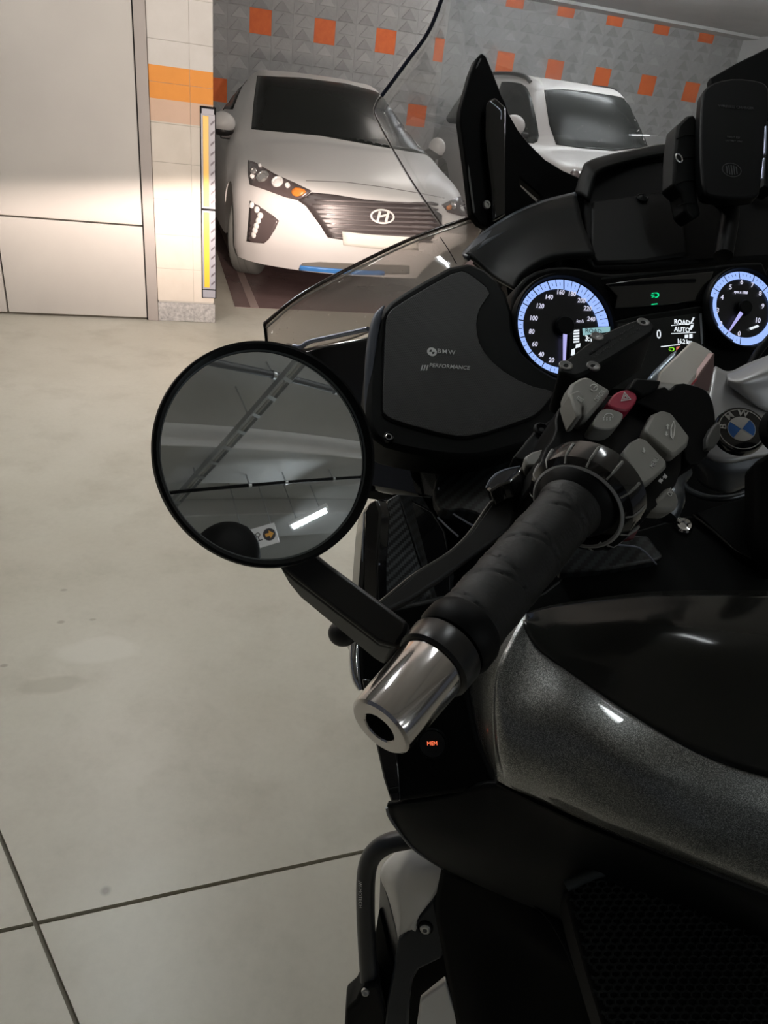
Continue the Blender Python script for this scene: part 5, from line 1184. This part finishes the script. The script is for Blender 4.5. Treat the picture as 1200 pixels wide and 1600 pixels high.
for ch, a in (('B', 158), ('M', 112), ('W', 66)):
    d = ru*math.cos(math.radians(a))+rv*math.sin(math.radians(a)); t = ru*math.sin(math.radians(a))-rv*math.cos(math.radians(a))
    text('emblem_letter', ch, rt_+d*RR*.725, t, d, .0080, M_EMW, em_, sx=1.05, bold=.0002)
# knurled knob and black column at the right edge
lathe('ignition_cap', P(1222, 672, .57), -fw, [(0, .019), (.012, .019), (.014, .017), (.014, 0)], M_BLACK, bike, 48)
ncap = P(1222, 672, .57)-fw*.012
lathe('cap_ring', ncap, -fw, [(0, .0175), (.0025, .0178), (.003, .016)], M_TEX, bike, 48)
slab('right_column', [(1180, 720), (1215, 700), (1215, 900), (1195, 870), (1180, 830)], Plane((1180, 720, .57), (1215, 700, .57), (1190, 860, .55)), .03, M_DEEP, bike, 0, .004)
# engine, fork and wheels under the fairing (mostly hidden from here)
bc_ = P(1157, 672, .61); bc_ = Vector((bc_.x, bc_.y, 0))
def K(r, f, z): return bc_+BR*r+BF*f+Z*z
boxw('engine_block', K(.04, .12, .47), (BR, BF, Z), (.26, .62, .46), M_DEEP, bike, .03)
boxw('frame_cover', K(.06, -.02, .72), (BR, BF, Z), (.20, .40, .22), M_DEEP, bike, .03)
for s in (-1, 1):
    tube('fork_leg', [K(.05+.10*s, .30, .95), K(.05+.10*s, .66, .31)], .022, MATS['dark_steel'], bike, 14, world=True)
wheel('wheel', K(.05, .68, .30), BR, .30, .13, bike)
# corner guard on the pillar
kg = empty('corner_guard', E(.245, YD-.02, .15), 'black rubber corner guard with two yellow reflective strips on the block pillar', 'corner guard')
EB('rubber_strip', .207, .290, YD-.012, YD, .15, 1.175, M_BLACK, kg, .003)
EB('rubber_strip', .279, .292, YD-.012, YD+.08, .15, 1.175, M_BLACK, kg, .003)
M_YEL = mat('yellow_reflector', (.90, .50, .02), .35); M_GRYR = mat('grey_reflector', (.30, .31, .36), .35)
EB('end_cap', .216, .282, YD-.0145, YD-.010, 1.135, 1.165, M_GRYR, kg, .002); EB('end_cap', .212, .286, YD-.0145, YD-.010, .155, .20, M_GRYR, kg, .002)
for z0, z1 in ((.215, .640), (.672, 1.13)):
    EB('frame_strip', .212, .286, YD-.0135, YD-.010, z0-.01, z1+.01, M_GRYR, kg)
    EB('reflective_strip', .222, .252, YD-.0165, YD-.012, z0, z1, M_YEL, kg, .001)
    n = int((z1-z0)/.05)
    for k in range(n):
        z = z0+.012+k*.05; flatpoly('chevron', [[E(.262, YD-.0138, z), E(.284, YD-.0138, z+.02), E(.284, YD-.0138, z+.032), E(.262, YD-.0138, z+.012)]], mat('dark_chevron', (.10, .09, .11), .4), kg, -EY*.001)
# ================================================================== under the ceiling behind the camera: tray, pipes, sign
def pipe(name, pts, r, m, label, hang=()):
    o = empty(name, E(*pts[0]), label, 'pipe', None)
    tube('pipe_run', [E(*p) for p in pts], r, m, o, 14, world=True)
    for x, y in hang:
        z = pts[0][2]; tube('hanger_rod', [E(x, y, z), E(x, y, 2.9)], .006, M_STEEL, o, 8, world=True)
        lathe('pipe_clamp', E(x, y, z)-EX*.012, EX, [(0, r+.001), (0, r+.007), (.024, r+.007), (.024, r+.001)], M_STEEL, o, 20)
    return o
pipe('water_pipe', [(-3, -.50, 2.76), (4.5, -.80, 2.76)], .024, mat('dark_pipe', (.11, .115, .12), .4), 'grey sprinkler pipe crossing the top of the mirror reflection', ((.55, -.642), (1.0, -.66), (1.5, -.68)))
pipe('conduit', [(-3, -2.15, 2.58), (4.5, -1.02, 2.58)], .013, M_BLACK, 'thin dark conduit hung below the concrete beam', ((1.05, -1.54), (1.35, -1.495), (1.8, -1.427)))
tr = empty('cable_tray', E(.85, -1.0, 2.62), 'galvanised cable tray running diagonally across the mirror reflection', 'cable tray')
ta, tb = E(.36, -2.3, 2.62), E(1.62, 1.1, 2.62); td = (tb-ta).normalized(); te = Z.cross(td)
for s in (-1, 1): boxw('side_rail', (ta+tb)/2+te*.032*s, (td, te, Z), ((tb-ta).length, .004, .04), M_STEEL, tr)
L = (tb-ta).length
for k in range(int(L/.16)): boxw('rung', ta+td*(.08+k*.16)-Z*.02, (td, te, Z), (.025, .062, .004), M_STEEL, tr)
for k in range(6): tube('hanger_rod', [ta+td*(.25+k*.62)+te*.034, ta+td*(.25+k*.62)+te*.034+Z*.28], .005, M_STEEL, tr, 8, world=True)
tube('cable', [ta+te*.014, tb+te*.014], .009, M_GREYP, tr, 8, world=True); tube('cable', [ta-te*.012, tb-te*.012], .008, M_GREYP, tr, 8, world=True)
# hanging direction sign
sgc = E(1.17, -1.86, 2.31); sgn = (E(.05, .35, 1.15)-sgc); sgn.z *= .35; sgn.normalize(); sgu = Z.cross(sgn).normalized(); sgv = sgn.cross(sgu)
sg = empty('hanging_sign', sgc, 'small white hanging sign with Korean lettering and an orange arrow', 'sign')
boxw('sign_panel', sgc, (sgu, sgv, sgn), (.30, .17, .012), mat('sign_white', (.80, .80, .80), .4), sg, .004)
M_INK = mat('sign_ink', (.02, .02, .025), .5); M_ORS = mat('sign_orange', (.85, .40, .03), .4)
def sp2(x, y, o=.0068): return sgc+sgu*x+sgv*y+sgn*o
cc = sp2(-.085, 0)
lathe('arrow_disc', cc-sgn*.0005, sgn, [(0, 0), (0, .052), (.001, .052), (.001, 0)], M_INK, sg, 32)
flatpoly('arrow', [[cc+sgu*x+sgv*y+sgn*.0008 for x, y in ((.032, .013), (-.002, .013), (-.002, .034), (-.038, 0), (-.002, -.034), (-.002, -.013), (.032, -.013))]], M_ORS, sg, sgn*.0008)
# the last two syllables: consonant 'p' over a vowel bar, then a ring over a vowel bar
def bar(x0, y0, x1, y1): return [sp2(x0, y0), sp2(x1, y0), sp2(x1, y1), sp2(x0, y1)]
ox = .005
flatpoly('sign_letter', [ringsec(sp2(ox, .022), sgu, sgv, .013, .020, 0, 359.9, 24), bar(ox-.004, -.022, ox+.004, .002), bar(ox-.030, -.030, ox+.030, -.022)], M_INK, sg, sgn*.0006)
ox = .085
flatpoly('sign_letter', [bar(ox-.026, .034, ox+.026, .041), bar(ox-.016, .008, ox-.010, .034), bar(ox+.010, .008, ox+.016, .034), bar(ox-.026, .002, ox+.026, .008), bar(ox-.004, -.022, ox+.004, .002), bar(ox-.030, -.030, ox+.030, -.022)], M_INK, sg, sgn*.0006)
for x in (-.12, .12): tube('hanger_rod', [sp2(x, .085, 0), Vector((sp2(x, 0, 0).x, sp2(x, 0, 0).y, 2.9))], .004, M_STEEL, sg, 8, world=True)
# ================================================================== the photographer, seen only in the mirror
def person():
    root = empty('person', E(.345, -.60, 0), 'person in black clothes holding up a phone, seen only in the round mirror', 'person')
    V = []; R_ = []; ED = []
    def v(x, y, z, r, par=None):
        V.append(E(x, y, z)); R_.append(r); i = len(V)-1
        if par is not None: ED.append((par, i))
        return i
    X, Y = .345, -.60
    pel = v(X, Y, .88, .125)
    waist = v(X, Y, 1.02, .115, pel); chest = v(X, Y+.02, 1.20, .125, waist); neckb = v(X, Y+.04, 1.335, .075, chest)
    neck = v(X, Y+.06, 1.385, .05, neckb); h1 = v(X, Y+.085, 1.44, .070, neck); h2 = v(X, Y+.085, 1.50, .076, h1); h3 = v(X, Y+.075, 1.56, .055, h2)
    nose = v(X-.015, Y+.178, 1.465, .012, h2)
    for s in (-1, 1): v(X+.084*s, Y+.08, 1.47, .016, h2)
    for s in (-1, 1):
        hip = v(X+.10*s, Y, .82, .095, pel); kn = v(X+.12*s, Y+.03, .46, .062, hip); an = v(X+.13*s, Y-.02, .09, .042, kn); v(X+.14*s, Y+.12, .035, .035, an)
    # right arm hanging
    sh = v(X+.19, Y+.02, 1.30, .058, neckb); el = v(X+.24, Y+.02, 1.02, .042, sh); wr = v(X+.22, Y+.12, .80, .030, el); pm_ = v(X+.21, Y+.16, .73, .026, wr)
    for k, (dx, l) in enumerate(((-.02, .06), (-.007, .072), (.007, .068), (.02, .052))):
        a = v(X+.21+dx, Y+.175, .69, .010, pm_); v(X+.21+dx, Y+.175, .69-l*.6, .0085, a)
    v(X+.18, Y+.18, .70, .010, pm_)
    # left arm raised forward to the phone
    sh = v(X-.19, Y+.03, 1.30, .058, neckb); el = v(X-.32, Y+.20, 1.13, .043, sh); wr = v(X-.47, Y+.36, 1.20, .030, el); pm_ = v(.005, -.155, 1.245, .026, wr)
    bx = E(.005, -.155, 1.245)
    for k in range(4):
        p1 = EYE-fw*.035-RT*(.035)+UP*(-.05+.020*k-.03); p2 = EYE-fw*.016-RT*(.047)+UP*(-.05+.020*k-.03)
        V.append(p1); R_.append(.0095); ED.append((pm_, len(V)-1)); V.append(p2); R_.append(.0082); ED.append((len(V)-2, len(V)-1))
    p1 = EYE-fw*.045+RT*.02-UP*.06; V.append(p1); R_.append(.011); ED.append((pm_, len(V)-1)); V.append(EYE-fw*.030+RT*.035-UP*.045); R_.append(.009); ED.append((len(V)-2, len(V)-1))
    me = bpy.data.meshes.new('body'); me.from_pydata([tuple(p) for p in V], ED, [])
    o = link('body', me, mat('black_clothing', (.006, .006, .0066), .85, spec=.15), root)
    sk = o.modifiers.new('skin', 'SKIN'); sk.use_smooth_shade = True
    for i, d in enumerate(me.skin_vertices[0].data): d.radius = (R_[i], R_[i]); d.use_root = (i == 0)
    o.modifiers.new('sub', 'SUBSURF').levels = 2; o.modifiers['sub'].render_levels = 2
    ellips('hair', E(X, Y+.065, 1.515), (EX, EY, Z), (.108, .122, .10), mat('black_hair', (.005, .005, .005), .7, spec=.15), root)
    return root
person()
ph = empty('phone', EYE-fw*.013-UP*.05, 'black phone held up behind the left handlebar grip', 'phone')
phc = EYE-fw*.014+RT*.022-UP*.055
boxw('phone_body', phc, (RT, UP, -fw), (.076, .158, .008), M_GLOSSB, ph, .003)
boxw('phone_screen', phc-fw*.0042, (RT, UP, -fw), (.070, .150, .0006), mat('phone_screen_dark', (.01, .01, .012), .1), ph)
for k in (1, 2): lathe('phone_lens', phc+RT*-.022+UP*(.055-.022*k)+fw*.004, fw, [(0, .008), (.0015, .008), (.0015, .006), (.0008, 0)], M_CHROME, ph, 20)
